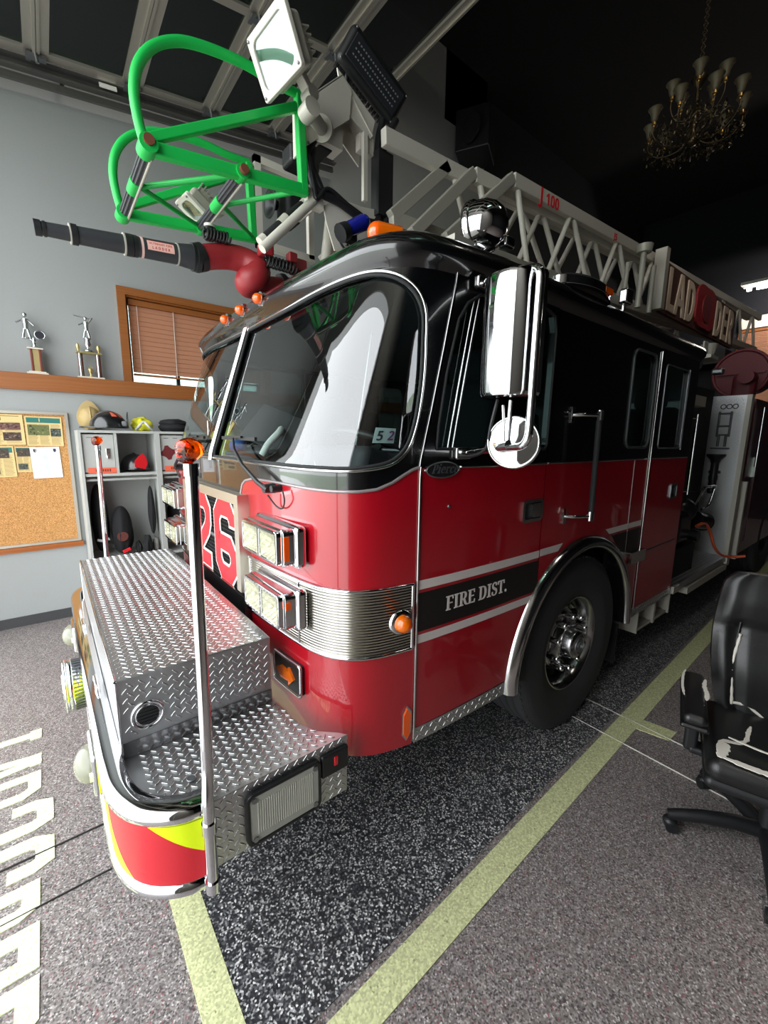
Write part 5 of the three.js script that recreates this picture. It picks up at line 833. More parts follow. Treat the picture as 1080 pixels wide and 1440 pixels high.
// ---- aerial ladder
{
  const a = (x, y, z) => V(x, y, z), yb = z => 2.868 - .115 * (z + .42);
  for (const s of [1, -1]) {
    const X = s * .32, h = grp(truck, 'tip_rail', 'green tubular safety rail at the ladder tip');
    const yo = .013;
    part(h, 'hoop', ringTube(new THREE.CatmullRomCurve3([a(X, yb(-.42), -.42), a(X, 2.94 + yo, -.402), a(X, 3.035 + yo, -.395), a(X, 3.13 + yo, -.415), a(X, 3.215 + yo, -.47), a(X, 3.28 + yo, -.56), a(X, 3.312 + yo, -.66), a(X, 3.335 + yo, -.84), a(X, 3.33 + yo, -.97), a(X, 3.335 + yo, -1.10)], false, 'centripetal').getSpacedPoints(50), .0195, 8), M.green);
    part(h, 'bottom_rail', [bar(a(X, yb(-.40), -.40), a(X, yb(-1.13), -1.13), .04, .05, V(0, 1, 0), .008)], M.green);
    part(h, 'post', [bar(a(X, yb(-1.11) - .01, -1.11), a(X, 3.345, -1.095), .042, .042, V(0, 0, 1), .008)], M.green);
    part(h, 'brace', [bar(a(X, yb(-.43) + .03, -.43), a(X, 3.29, -1.08), .034, .038, V(0, 1, 0), .006)], M.green);
    part(h, 'corner_gusset', cyl(.034, .034, .075, 16, X + s * .004, yb(-.425), -.425, 0, 0, PI / 2), M.green); part(h, 'corner_gusset', cyl(.03, .03, .06, 14, X, yb(-.80), -.80, 0, 0, PI / 2), M.green);
    part(h, 'rusty_end', [cyl(.02, .02, .085, 14, X + s * .008, yb(-.425) + .008, -.425, 0, 0, PI / 2), cyl(.019, .019, .08, 12, X + s * .01, yb(-.80), -.80, 0, 0, PI / 2)], S('#6b3b26', .8));
  }
  for (const z of [-.43, -.80]) { const r = grp(truck, 'ladder_rung', 'ribbed black rung with a green centre'); const y = yb(z); for (const s of [1, -1]) part(r, 'rubber_grip', [rod(V(s * .285, y, z), V(s * .055, y, z), .022, 12), ...Array.from({ length: 10 }, (_, k) => { const t = k / 10 * 2 * PI; return rod(V(s * .28, y + .022 * Math.sin(t), z + .022 * Math.cos(t)), V(s * .06, y + .022 * Math.sin(t), z + .022 * Math.cos(t)), .0045, 6); })], S('#3b3c40', .6)); part(r, 'rung_centre', rod(V(-.055, y, z), V(.055, y, z), .027, 16), M.green); part(r, 'rung_core', rod(V(-.30, y - .026, z - .012), V(.30, y - .026, z - .012), .006, 8), M.aerialGrey); }
  part(truck, 'rung_brace', [rod(a(0, yb(-.43), -.45), a(.31, yb(-.8), -.80), .012, 8), rod(a(0, yb(-.43), -.45), a(-.31, yb(-.8), -.80), .012, 8), rod(a(0, yb(-.8), -.82), a(.31, yb(-1.1), -1.10), .012, 8), rod(a(0, yb(-.8), -.82), a(-.31, yb(-1.1), -1.10), .012, 8)], M.green, 'thin green cross braces between the rungs');
  // folding floodlights at the tip
  const flood = (c, rx, ry, w, h, label) => {
    const f = grp(truck, 'tip_floodlight', label); f.position.copy(c); f.rotation.set(rx, ry, 0, 'YXZ');
    part(f, 'flood_frame', place(ext(shp(rrect(-w / 2, w / 2, -h / 2, h / 2, .012), [rrect(-w / 2 + .028, w / 2 - .028, -h / 2 + .026, h / 2 - .026, .03).reverse()]), .022, .004), 0, 0, -.004), M.aerial);
    part(f, 'flood_glass', place(ext(shp(rrect(-w / 2 + .024, w / 2 - .024, -h / 2 + .022, h / 2 - .022, .03)), .003), 0, 0, .004), M.glass);
    const bw = new THREE.PlaneGeometry(w - .04, h - .04, 14, 10), p = bw.attributes.position; for (let i = 0; i < p.count; i++) { const u = p.getX(i) / (w - .04) * 2, v = p.getY(i) / (h - .04) * 2; p.setZ(i, -.055 * (1 - v * v) * (1 - u * u * u * u) + .003 * Math.sin(u * 18)); } bw.computeVertexNormals();
    part(f, 'flood_reflector', bw, S('#b4b4ac', .3, 1)); part(f, 'flood_tube', rod(V(-w * .3, 0, -.022), V(w * .3, 0, -.022), .007, 8), M.white);
    part(f, 'flood_housing', [rbox(w * .82, h * .8, .07, .02, 0, 0, -.045), rbox(w * .6, h * .55, .08, .02, 0, 0, -.085), ...[-2, -1, 0, 1, 2].map(k => box(w * .62, .006, .07, 0, k * h * .12, -.10))], M.aerialGrey);
    part(f, 'flood_screw', [[-1, -1], [1, -1], [1, 1], [-1, 1]].map(([u, v]) => sph(.006, u * (w / 2 - .014), v * (h / 2 - .014), .018, 1, 1, .6, 8)), M.steel);
    part(f, 'flood_yoke', [bar(V(0, -h * .2, -.09), V(0, -h * .62, -.12), .05, .03, V(0, 0, 1), .006), cyl(.028, .028, .06, 16, 0, -h * .62, -.12, 0, 0, PI / 2)], M.aerialGrey);
  };
  flood(V(.535, 3.283, -.88), .42, .10, .28, .21, 'large white framed floodlight above the green rail');
  flood(V(-.33, 3.0, -.775), 1.0, .15, .15, .16, 'small white framed floodlight beyond the green rail');
  part(truck, 'flood_arm', [rod(V(.53, 3.145, -1.03), V(.33, 3.25, -1.21), .03, 16), cyl(.036, .036, .07, 18, .53, 3.145, -1.03, 0, 0, PI / 2), rod(V(.335, 3.247, -1.205), V(.32, 3.255, -1.22), .055, 24)], M.aerialGrey);
  // white mounting box, struts and lightbar behind the tip
  const plate = (pts, x0, x1) => { const g = ext(shp(pts.map(([z, y]) => [-z, y])), x1 - x0, .002); g.rotateY(-PI / 2); g.scale(-1, 1, -1); g.rotateY(0); g.translate(0, 0, 0); const p = g.attributes.position; for (let i = 0; i < p.count; i++) { } g.computeBoundingBox(); return g; };
  const yz = (pts, x0, x1) => { const g = ext(shp(pts.map(([z, y]) => [-z, y])), x1 - x0); g.applyMatrix4(new THREE.Matrix4().makeBasis(V(0, 0, -1), V(0, 1, 0), V(1, 0, 0))); g.translate(x0, 0, 0); return g; };
  const box1 = grp(truck, 'tip_control_box', 'white metal control box behind the ladder tip');
  for (const g of [yz([[-1.13, 3.15], [-1.13, 3.345], [-1.345, 3.55], [-1.40, 3.50], [-1.385, 3.37]], .305, .315), yz([[-1.13, 3.15], [-1.13, 3.345], [-1.345, 3.55], [-1.54, 3.36], [-1.53, 3.26], [-1.385, 3.36]], .185, .193)]) part(box1, 'box_cheek', g, M.aerial);
  part(box1, 'box_face', [bar(V(.25, 3.15, -1.13), V(.25, 3.345, -1.13), .12, .008, V(0, 0, 1)), bar(V(.25, 3.345, -1.13), V(.25, 3.55, -1.345), .13, .008, V(0, 1, -1)), bar(V(.22, 3.55, -1.345), V(.22, 3.36, -1.54), .18, .008, V(0, 1, 1)), bar(V(.30, 3.50, -1.38), V(.30, 3.34, -1.54), .02, .07, V(0, 1, 1)), bx(.19, .29, 3.23, 3.32, -1.36, -1.2)], M.aerial);
  part(box1, 'box_side', [yz([[-1.32, 3.575], [-1.365, 3.41], [-1.53, 3.345], [-1.56, 3.44]], .296, .304)], M.aerial);
  part(box1, 'box_rivet', [[-1.145, 3.33], [-1.145, 3.17], [-1.21, 3.24], [-1.23, 3.27]].map(([z, y]) => sph(.007, .316, y, z, .6, 1, 1, 8)), M.steel);
  for (const g of [bx(.29, .312, 3.03, 3.36, -1.505, -1.48), bx(.25, .29, 3.28, 3.36, -1.56, -1.47), rod(V(.3, 2.635, -.895), V(.3, 2.93, -1.175), .022, 14), bx(.27, .31, 2.90, 2.98, -1.23, -1.14)]) part(truck, 'tip_strut', g, M.aerial, 'white strut under the ladder tip');
  part(truck, 'fold_handle', [rod(V(.24, 2.715, -.935), V(.24, 2.80, -1.02), .020, 12), rod(V(.24, 2.84, -1.055), V(.24, 2.925, -1.145), .020, 12)], M.rubber, 'black gripped folding step'); part(truck, 'fold_handle_collar', [rod(V(.24, 2.80, -1.02), V(.24, 2.84, -1.055), .023, 14), rod(V(.24, 2.69, -.91), V(.24, 2.715, -.935), .022, 12), rod(V(.24, 2.925, -1.145), V(.24, 2.95, -1.17), .022, 12)], M.aerial);
  const gus = part(truck, 'gusset_plate', [yz([[-1.235, 2.93], [-1.25, 2.86], [-1.30, 2.735], [-1.60, 2.78], [-1.60, 3.02], [-1.30, 2.97]], .292, .30)], M.aerial, 'white gusset plate with a swoosh logo');
  { const e = text('Pierce', .05, .002), q = e.attributes.position; for (let i = 0; i < q.count; i++) { const u = q.getX(i), v = q.getY(i), z = q.getZ(i); q.setXYZ(i, .3005 + z, 2.775 + v + u * .18, -1.365 - u - v * .2); } e.computeVertexNormals(); part(gus, 'logo_lettering', e, M.ink); part(gus, 'logo_swoosh', tube([V(.302, 2.835, -1.42), V(.302, 2.845, -1.36), V(.302, 2.815, -1.325), V(.302, 2.77, -1.345), V(.302, 2.745, -1.40)], .006, false, 30, 6), M.ink); }
  const fx = [-.29, -.31]; part(truck, 'far_tip_frame', [bx(-.335, -.30, 2.90, 3.40, -1.165, -1.125), bx(-.335, -.30, 3.36, 3.40, -1.50, -1.125), bx(-.335, -.30, 2.90, 2.945, -1.52, -1.125), bx(-.335, -.30, 2.92, 3.38, -1.52, -1.48), rod(V(-.3, 3.02, -1.3), V(.28, 3.02, -1.3), .012, 8)], M.aerial, 'white frame on the far side of the ladder tip');
  part(truck, 'tip_cross_beam', [bx(-.3, .3, 2.66, 2.72, -1.36, -1.30), rod(V(.22, 2.62, -1.28), V(.22, 2.95, -1.33), .03, 12), bx(-.35, .35, 2.72, 2.76, -1.62, -1.55)], M.aerialGrey);
  const hn = grp(truck, 'tip_speaker', 'round black speaker inside the ladder tip'); part(hn, 'speaker_cone', lathe([[0, .0], [.025, .005], [.03, .03], [.06, .05], [.075, .055], [.078, .045]], 28, -.16, 3.09, -1.20, PI / 2), M.plastic); part(hn, 'speaker_body', rbox(.16, .18, .10, .03, -.16, 3.09, -1.27), M.dark);
  part(truck, 'tip_black_box', [rbox(.12, .10, .18, .02, .02, 3.26, -1.26), rbox(.16, .09, .09, .015, .18, 3.27, -1.28), bx(.27, .34, 2.98, 3.30, -1.66, -1.56)], M.plastic);
  const lb = grp(truck, 'tip_lightbar', 'finned black flood bar above the ladder tip'); lb.position.set(.30, 3.635, -1.545); lb.rotation.x = .52 - 1.05 + .0;
  { const g = lb; g.rotation.set(0, 0, 0); const dir = V(0, .42, .90).normalize(), nx = V(.86, -.45, .21).normalize(), uu = new THREE.Vector3().crossVectors(nx, dir).normalize(); nx.crossVectors(dir, uu); g.setRotationFromMatrix(new THREE.Matrix4().makeBasis(dir, uu, nx)); }
  const ls = lb; part(ls, 'bar_body', [rbox(.40, .17, .07, .03, 0, 0, 0), ...Array.from({ length: 16 }, (_, k) => box(.008, .19, .05, -.17 + k * .0227, 0, -.05))], M.plastic); part(ls, 'bar_lens', [rbox(.34, .11, .012, .005, 0, -.005, .036)], S('#24262a', .12)); part(ls, 'led_row', [-.025, 0, .025].flatMap((v, r) => Array.from({ length: 18 }, (_, k) => box(.008, .006, .003, -.14 + k * .0165, v - .005, .0435))), M.greyGear); part(ls, 'bar_bolt', [[-.18, .07], [.18, .07], [-.18, -.07], [.18, -.07]].map(([u, v]) => sph(.006, u, v, .036, 1, 1, .5, 8)), M.steel);
  part(truck, 'lightbar_bracket', polyTube([V(.24, 3.68, -1.42), V(.22, 3.60, -1.43), V(.22, 3.46, -1.42)], .014, .03), M.plastic); part(truck, 'lightbar_bracket', polyTube([V(.26, 3.54, -1.66), V(.26, 3.42, -1.62), V(.27, 3.30, -1.60)], .02, .03), M.plastic);
  part(truck, 'power_cable', [tube([V(.30, 3.31, -1.25), V(.27, 3.15, -1.16), V(.30, 3.03, -1.17), V(.31, 2.975, -1.20), V(.315, 2.965, -1.32), V(.315, 2.93, -1.48), V(.31, 2.96, -1.58), V(.30, 3.12, -1.60), V(.31, 3.35, -1.62), V(.31, 3.50, -1.70)], .020, false, 80, 8), tube([V(.31, 3.12, -1.145), V(.32, 2.98, -1.17), V(.33, 2.93, -1.18), V(.32, 3.0, -1.25), V(.32, 2.97, -1.36), V(.32, 2.90, -1.55), V(.31, 2.72, -1.58)], .012, false, 60, 8), tube([V(.25, 3.2, -1.2), V(.29, 3.08, -1.18), V(.30, 2.99, -1.22)], .022, false, 30, 8), tube([V(.31, 2.92, -1.60), V(.33, 3.0, -1.67), V(.33, 2.98, -1.78), V(.30, 2.86, -1.84)], .024, false, 40, 8)], M.cable, 'bundle of black cables under the ladder tip');
  const bb = grp(truck, 'blue_beacon', 'blue marker lamp on the ladder tip'); part(bb, 'beacon_lens', [rod(V(.40, 2.80, -1.31), V(.40, 2.865, -1.41), .036, 22, .040), sph(.036, .40, 2.87, -1.415, 1, 1, 1, 18)], M.blueLens); part(bb, 'beacon_socket', [rod(V(.40, 2.775, -1.27), V(.40, 2.80, -1.31), .045, 12, .042), rbox(.06, .05, .08, .01, .37, 2.79, -1.34)], M.plastic);
  // water monitor: nozzle and elbows
  const mo = grp(truck, 'water_monitor', 'black stacked tip nozzle on red monitor elbows'), N0 = V(-.03, 2.598, -.05), N1 = V(-.03, 2.642, -.70), at = t => N0.clone().lerp(N1, t), seg = (t0, t1, r0, r1) => rod(at(t0), at(t1), r0, 28, r1);
  part(mo, 'nozzle', [seg(0, .22, .026, .030), seg(.20, .54, .035, .040), seg(.52, .86, .042, .046), seg(.84, 1.0, .048, .062)], M.monitorBlack);
  for (const g of [seg(0, .035, .031, .031), seg(.045, .06, .030, .030), seg(.19, .225, .041, .041), seg(.50, .545, .047, .047), seg(.55, .575, .046, .046), seg(.945, .96, .064, .064), seg(.975, 1.0, .066, .066)]) part(mo, 'nozzle_coupling', g, M.plastic);
  for (const g of [seg(.183, .192, .0405, .0405), seg(.49, .50, .0465, .0465), seg(.835, .845, .0485, .0485)]) part(mo, 'bright_ring', g, M.aerialGrey);
  part(mo, 'red_ring', [seg(.595, .61, .0445, .0445)], S('#d9b3aa', .6));
  { const d = N1.clone().sub(N0).normalize(), sd = new THREE.Vector3().crossVectors(V(0, 1, 0), d).normalize(); const q = at(.72), lb2 = canvasTex(256, 96, (g, w, h) => { g.fillStyle = '#e6b3a8'; g.fillRect(0, 0, w, h); g.fillStyle = '#a52a26'; g.fillRect(0, 0, w, 6); g.font = 'bold 30px sans-serif'; g.textAlign = 'center'; g.fillText('ULTIMANT FIRE', w / 2, 42); g.font = 'bold 34px sans-serif'; g.fillText('L A D D E R', w / 2, 82); });
    const g = new THREE.CylinderGeometry(.0458, .0445, .115, 20, 1, true, .95, 1.0); const uv = g.attributes.uv; for (let i = 0; i < uv.count; i++) { const u = uv.getX(i), v = uv.getY(i); uv.setXY(i, v, 1 - u); } aim(g, at(.63), at(.81)); part(mo, 'nozzle_label', g, S('#ffffff', .5, 0, { map: lb2 }), 'pink label with red lettering', true); }
  const elbow = new THREE.CatmullRomCurve3([V(-.03, 2.645, -.70), V(-.03, 2.672, -.78), V(-.03, 2.690, -.86), V(-.01, 2.682, -.94), V(.03, 2.642, -.985), V(.05, 2.60, -.965), V(.03, 2.578, -.93), V(-.03, 2.572, -.95), V(-.06, 2.585, -1.03), V(-.07, 2.605, -1.14), V(-.07, 2.63, -1.26)]).getSpacedPoints(60);
  part(mo, 'elbow', ringTube(elbow, t => .058 + .006 * Math.sin(t * PI), 24), M.monitorRed); part(mo, 'elbow_flange', [rod(V(-.03, 2.642, -.69), V(-.03, 2.655, -.72), .066, 26), rod(V(-.07, 2.61, -1.16), V(-.07, 2.62, -1.19), .075, 26), rod(V(.05, 2.62, -.995), V(.035, 2.635, -1.01), .03, 12)], M.plastic);
  part(mo, 'valve_box', [rbox(.07, .06, .07, .012, .10, 2.72, -1.0), rbox(.09, .07, .08, .012, .05, 2.70, -1.21), rbox(.05, .05, .05, .01, .12, 2.71, -1.14)], M.monitorRed); part(mo, 'actuator', [cyl(.03, .034, .05, 18, -.03, 2.775, -.76), cyl(.03, .03, .012, 18, -.03, 2.752, -.76)], M.plastic); part(mo, 'actuator_cap', cyl(.026, .026, .02, 18, -.03, 2.805, -.76), M.white);
  const coil = (p, q, r, n, turns) => tube(Array.from({ length: n }, (_, i) => { const t = i / (n - 1), c = p.clone().lerp(q, t), an = t * turns * 2 * PI; return V(c.x + r * Math.cos(an), c.y + r * Math.sin(an), c.z); }), .006, false, n * 3, 6); part(mo, 'coiled_cable', [coil(V(0, 2.755, -.72), V(.02, 2.755, -.84), .024, 60, 8), coil(V(.10, 2.67, -.99), V(.12, 2.66, -1.16), .026, 70, 9)], M.cable);
  // nested ladder sections
  const sec = (X, zt, yt, zb, yb2, zt0, label, zEnd) => {
    const tilt = .052, yT = z => yt - (z - zt) * tilt, yB = z => yb2 - (z - zb) * tilt;
    for (const s of [1, -1]) {
      const l = grp(truck, 'ladder_side', label), x = s * X;
      part(l, 'top_rail', bar(V(x, yT(zt0) - .04, zt0), V(x, yT(zEnd) - .04, zEnd), .046, .085, V(0, 1, 0), .006), M.aerial);
      part(l, 'bottom_rail', bar(V(x, yB(zb), zb), V(x, yB(zEnd), zEnd), .045, .08, V(0, 1, 0), .006), M.aerialGrey);
      part(l, 'end_frame', bar(V(x, yT(zt) - .03, zt + .01), V(x, yB(zb) + .01, zb), .046, .066, V(0, 1, 1), .006), M.aerialGrey);
      const br = []; br.push([V(x, yT(zt) - .07, zt - .06), V(x, yB(zt - .22) + .03, zt - .22)]); for (let z = zt - .75; z > zEnd + .4; z -= .78) { const a0 = yT(z) - .06; br.push([V(x, a0, z + .02), V(x, yB(z + .27) + .03, z + .27)], [V(x, a0, z - .02), V(x, yB(z - .33) + .03, z - .33)]); }
      br.forEach(([p, q]) => part(l, 'lattice_bar', rod(p, q, .019, 8), M.aerial));
    }
    const n = Math.floor((zb - .3 - zEnd) / .36); for (let i = 0; i < n; i++) { const z = zb - .25 - i * .36; if (z < -6) break; part(truck, 'ladder_rung', rod(V(-X, yB(z), z), V(X, yB(z), z), .02, 10), M.aerialGrey, 'grey ladder rung'); }
    return { yT, yB };
  };
  sec(.375, -2.06, 3.40, -1.62, 2.955, -1.56, 'innermost ladder section side', -8.4);
  sec(.44, -2.22, 3.395, -1.72, 2.875, -2.22, 'middle ladder section side', -8.8);
  const base = sec(.505, -2.52, 3.445, -1.925, 2.885, -2.52, 'outer ladder section side', -9.2);
  { const mk = (str, z0, y0, size, name, f) => { const e = text(str, size, .002, f), q = e.attributes.position; for (let i = 0; i < q.count; i++) { const u = q.getX(i), v = q.getY(i), w = q.getZ(i); q.setXYZ(i, .5285 + w, y0 + v - (z0 - u) * .052 + z0 * .052, z0 - u); } e.computeVertexNormals(); part(truck, name, e, M.decalRed, 'red lettering on the ladder rail'); }; mk('100', -2.875, 3.372, .075, 'ladder_lettering', fontSans); mk('J', -2.80, 3.36, .10, 'ladder_lettering', fontSans); mk('J5', -3.92, 3.44, .05, 'ladder_lettering', fontSans); }
  // name boards on the ladder: LAD badge DER
  const sg = grp(truck, 'ladder_sign', 'dark name board on the ladder with pale letters and a red badge'); const X = .60, sy = z => .035 * (-z - 4.85);
  part(sg, 'sign_board', [bar(V(X, 3.25, -4.82), V(X, 3.25, -7.4), .03, .46)], M.signBrown);
  { const put = (str, z0) => { const e = text(str, .40, .012, fontSans, 2), q = e.attributes.position; e.computeBoundingBox(); const k = 1.0 / (e.boundingBox.max.x || 1); for (let i = 0; i < q.count; i++) { const u = q.getX(i), v = q.getY(i), w = q.getZ(i); q.setXYZ(i, X + .016 + w, 3.055 + v, z0 - u * k * .82); } e.computeVertexNormals(); part(sg, 'sign_letters', e, M.signCream); }; put('LAD', -4.92); put('DER', -6.48); }
  part(sg, 'sign_badge', [place(ext(shp(Array.from({ length: 32 }, (_, k) => { const t = k / 32 * 2 * PI, r = .24 * (1 - .1 * Math.cos(4 * t)); return [r * 1.5 * Math.cos(t), r * Math.sin(t)]; })), .02), X + .018, 3.28, -6.1, 0, PI / 2, 0)], M.signRed); part(sg, 'badge_centre', [place(new THREE.CylinderGeometry(.15, .15, .012, 28), X + .042, 3.28, -6.1, 0, 0, PI / 2)], S('#6f1c22', .5));
  part(truck, 'ladder_stanchion', [bx(.56, .66, 3.02, 3.56, -4.80, -4.72), rod(V(.62, 2.95, -4.3), V(.62, 3.42, -4.32), .025, 10), rod(V(.62, 2.95, -4.55), V(.62, 3.36, -4.56), .022, 10), cyl(.07, .06, .06, 20, .62, 3.44, -4.32), rod(V(.57, 2.98, -4.12), V(.57, 3.3, -4.14), .018, 10)], M.aerialGrey, 'grey uprights beside the ladder sign');
}
// ---- gap behind the cab, pump panel and rear body
{
  part(truck, 'ladder_cradle', [bx(-.6, .6, 2.512, 2.56, -3.4, -3.2), bx(-.56, -.48, 2.5, 2.93, -3.34, -3.26), bx(.48, .56, 2.5, 2.93, -3.34, -3.26)], M.dark); part(truck, 'turntable', [bx(-.7, .7, 2.2, 2.8, -8.2, -7.4), bx(-.7, .7, 2.76, 2.93, -8.8, -6.8)], M.dark);
  part(truck, 'side_running_board', [bx(.95, 1.26, .50, .56, -5.62, -3.99)], M.tread, 'diamond plate running board behind the cab'); part(truck, 'running_board_edge', [bx(1.255, 1.275, .505, .565, -4.12, -3.98), bx(1.2, 1.275, .42, .48, -5.6, -4.35)], M.aerialGrey);
  part(truck, 'pump_end_panel', [bx(.93, 1.26, .46, 2.24, -5.66, -5.60)], M.tread, 'tall diamond plate panel behind the crew door'); part(truck, 'panel_edge', [bx(1.235, 1.275, .46, 2.24, -5.68, -5.585), bx(1.20, 1.30, .5, 1.35, -5.86, -5.80)], M.aerialGrey);
  part(truck, 'tool_bracket', [...[1.03, 1.13].map(x => rbox(.018, .26, .03, .006, x, 1.95, -5.585)), ...[1.84, 1.93, 2.06].map(y => rbox(.12, .016, .025, .005, 1.08, y, -5.582)), ...[1.05, 1.11].map(x => rod(V(x, 1.72, -5.57), V(x, 1.84, -5.57), .012, 10)), rbox(.16, .014, .04, .004, 1.07, 1.70, -5.58), ...[1.05, 1.10, 1.15].map(x => tor(.022, .004, x, 2.13, -5.59))], S('#55585c', .4, .6), 'dark wire tool bracket on the panel');
  part(truck, 'clipped_flashlight', [lathe([[0, 0], [.036, .004], [.04, .03], [.036, .05], [.036, .14], [.041, .15], [.041, .19], [.036, .2], [.036, .32], [.05, .36], [.085, .40], [.085, .42], [0, .42]], 20, 1.06, 1.22, -5.54), rbox(.10, .03, .06, .008, 1.06, 1.45, -5.575)], S('#2a2b2d', .35, .4), 'dark flashlight clipped upright to the panel');
  part(truck, 'shelf_bin', [bx(.85, 1.22, 2.05, 2.13, -4.35, -4.02)], M.aerialGrey); for (const z of [-4.12, -4.2]) part(truck, 'hanging_glove', sph(.06, 1.08, 1.93, z - .02, .4, 1.5, .62, 14), S('#8d8a80', .8), 'pale glove hanging under the bin');
  part(truck, 'rear_cab_rail', [rod(V(1.24, 1.33, -4.12), V(1.24, 1.98, -4.12), .014, 12), ...[1.36, 1.95].map(y => rod(V(1.18, y, -4.02), V(1.24, y, -4.12), .010, 10)), ...[1.36, 1.95].map(y => bx(1.17, 1.18, y - .05, y + .05, -4.06, -3.99))], M.chrome, 'upright chrome grab rail behind the crew door');
  part(truck, 'pump_back_panel', bx(.5, .95, .5, 2.3, -5.6, -4.0), S('#0c0c0e', .8));
  const pu = grp(truck, 'portable_pump', 'dark portable pump with a chrome handle on the running board'); part(pu, 'pump_body', [rbox(.24, .30, .36, .06, 1.06, 1.0, -4.42), lathe([[0, -.02], [.09, -.015], [.125, .03], [.13, .07], [.1, .13], [.05, .16], [0, .17]], 26, 1.08, 1.10, -4.60, PI / 2 - .6, .5, 0), rbox(.2, .5, .2, .03, 1.05, .82, -4.25)], S('#2c2d30', .3, .5)); part(pu, 'pump_intake', [rod(V(1.12, 1.02, -4.85), V(1.16, .98, -5.06), .085, 24, .075), tor(.08, .014, 1.15, .985, -5.03, 0, .3, 0), cyl(.04, .05, .1, 16, 1.2, .92, -4.55, 0, 0, PI / 2)], S('#1d1e20', .3, .4)); part(pu, 'pump_cover', [rbox(.18, .16, .22, .05, 1.04, 1.22, -4.36), cyl(.03, .03, .12, 12, 1.1, 1.26, -4.5), rod(V(1.0, 1.28, -4.3), V(1.16, 1.3, -4.62), .014, 10)], S('#17181a', .5)); part(pu, 'pump_handle', polyTube([V(1.1, 1.14, -4.86), V(1.14, 1.33, -4.96), V(1.16, 1.33, -5.26), V(1.14, 1.13, -5.20), V(1.12, 1.1, -5.05)], .012, .05), M.chrome); part(pu, 'pump_foot', bx(.98, 1.18, .56, .82, -4.75, -4.2), M.dark);
  part(truck, 'orange_hose', tube([V(1.18, .98, -4.72), V(1.2, .99, -4.9), V(1.22, .88, -5.05), V(1.24, .72, -5.18), V(1.26, .60, -5.42), V(1.33, .575, -5.56), V(1.42, .60, -5.58)], .014, false, 60, 8), M.orangeHose, 'orange hose hanging over the running board');
  part(truck, 'deck_lamp', [rbox(.02, .10, .14, .03, 1.0, 2.64, -4.95), cyl(.07, .045, .12, 20, 1.0, 2.62, -5.05), bx(.90, 1.06, 2.54, 2.57, -5.15, -4.92)], M.aerialGrey); part(truck, 'air_horn', [rod(V(1.0, 2.33, -4.05), V(1.02, 2.34, -4.6), .03, 14, .05), sph(.05, 1.0, 2.46, -4.75), rbox(.1, .06, .08, .02, 1.02, 2.46, -5.35)], M.steel);
  part(truck, 'rear_body', [bx(-1.25, 1.25, .5, 2.22, -9.6, -5.9), bx(-1.25, .93, .5, 2.22, -5.9, -5.6)], M.maroon, 'dark maroon rear body'); part(truck, 'rear_body_rail', [rod(V(1.29, 1.5, -6.1), V(1.29, 2.14, -6.1), .014, 10), bx(1.25, 1.27, 1.38, 1.6, -6.3, -6.24)], M.chrome); part(truck, 'rear_locker_door', [bx(1.25, 1.262, .62, 2.1, -7.0, -6.3)], M.maroon);
  const rl = grp(truck, 'hose_reel', 'maroon hose reel on top of the rear body'); part(rl, 'reel_flange', [cyl(.26, .26, .03, 44, 1.0, 2.54, -6.3, PI / 2), tor(.255, .018, 1.0, 2.54, -6.285)], M.maroonMat); part(rl, 'reel_drum', cyl(.18, .18, .7, 30, 1.0, 2.54, -6.65, PI / 2), M.maroonMat); part(rl, 'reel_rib', [bar(V(.78, 2.54, -6.27), V(1.22, 2.54, -6.27), .03, .02)], M.maroonMat); part(rl, 'reel_bracket', [bx(.9, 1.06, 2.22, 2.35, -6.75, -6.55)], M.aerialGrey); part(truck, 'rear_valve', [rbox(.2, .3, .2, .06, 1.1, 2.36, -6.05), cyl(.07, .07, .2, 18, 1.14, 2.45, -5.95, PI / 2)], M.maroonMat);
}
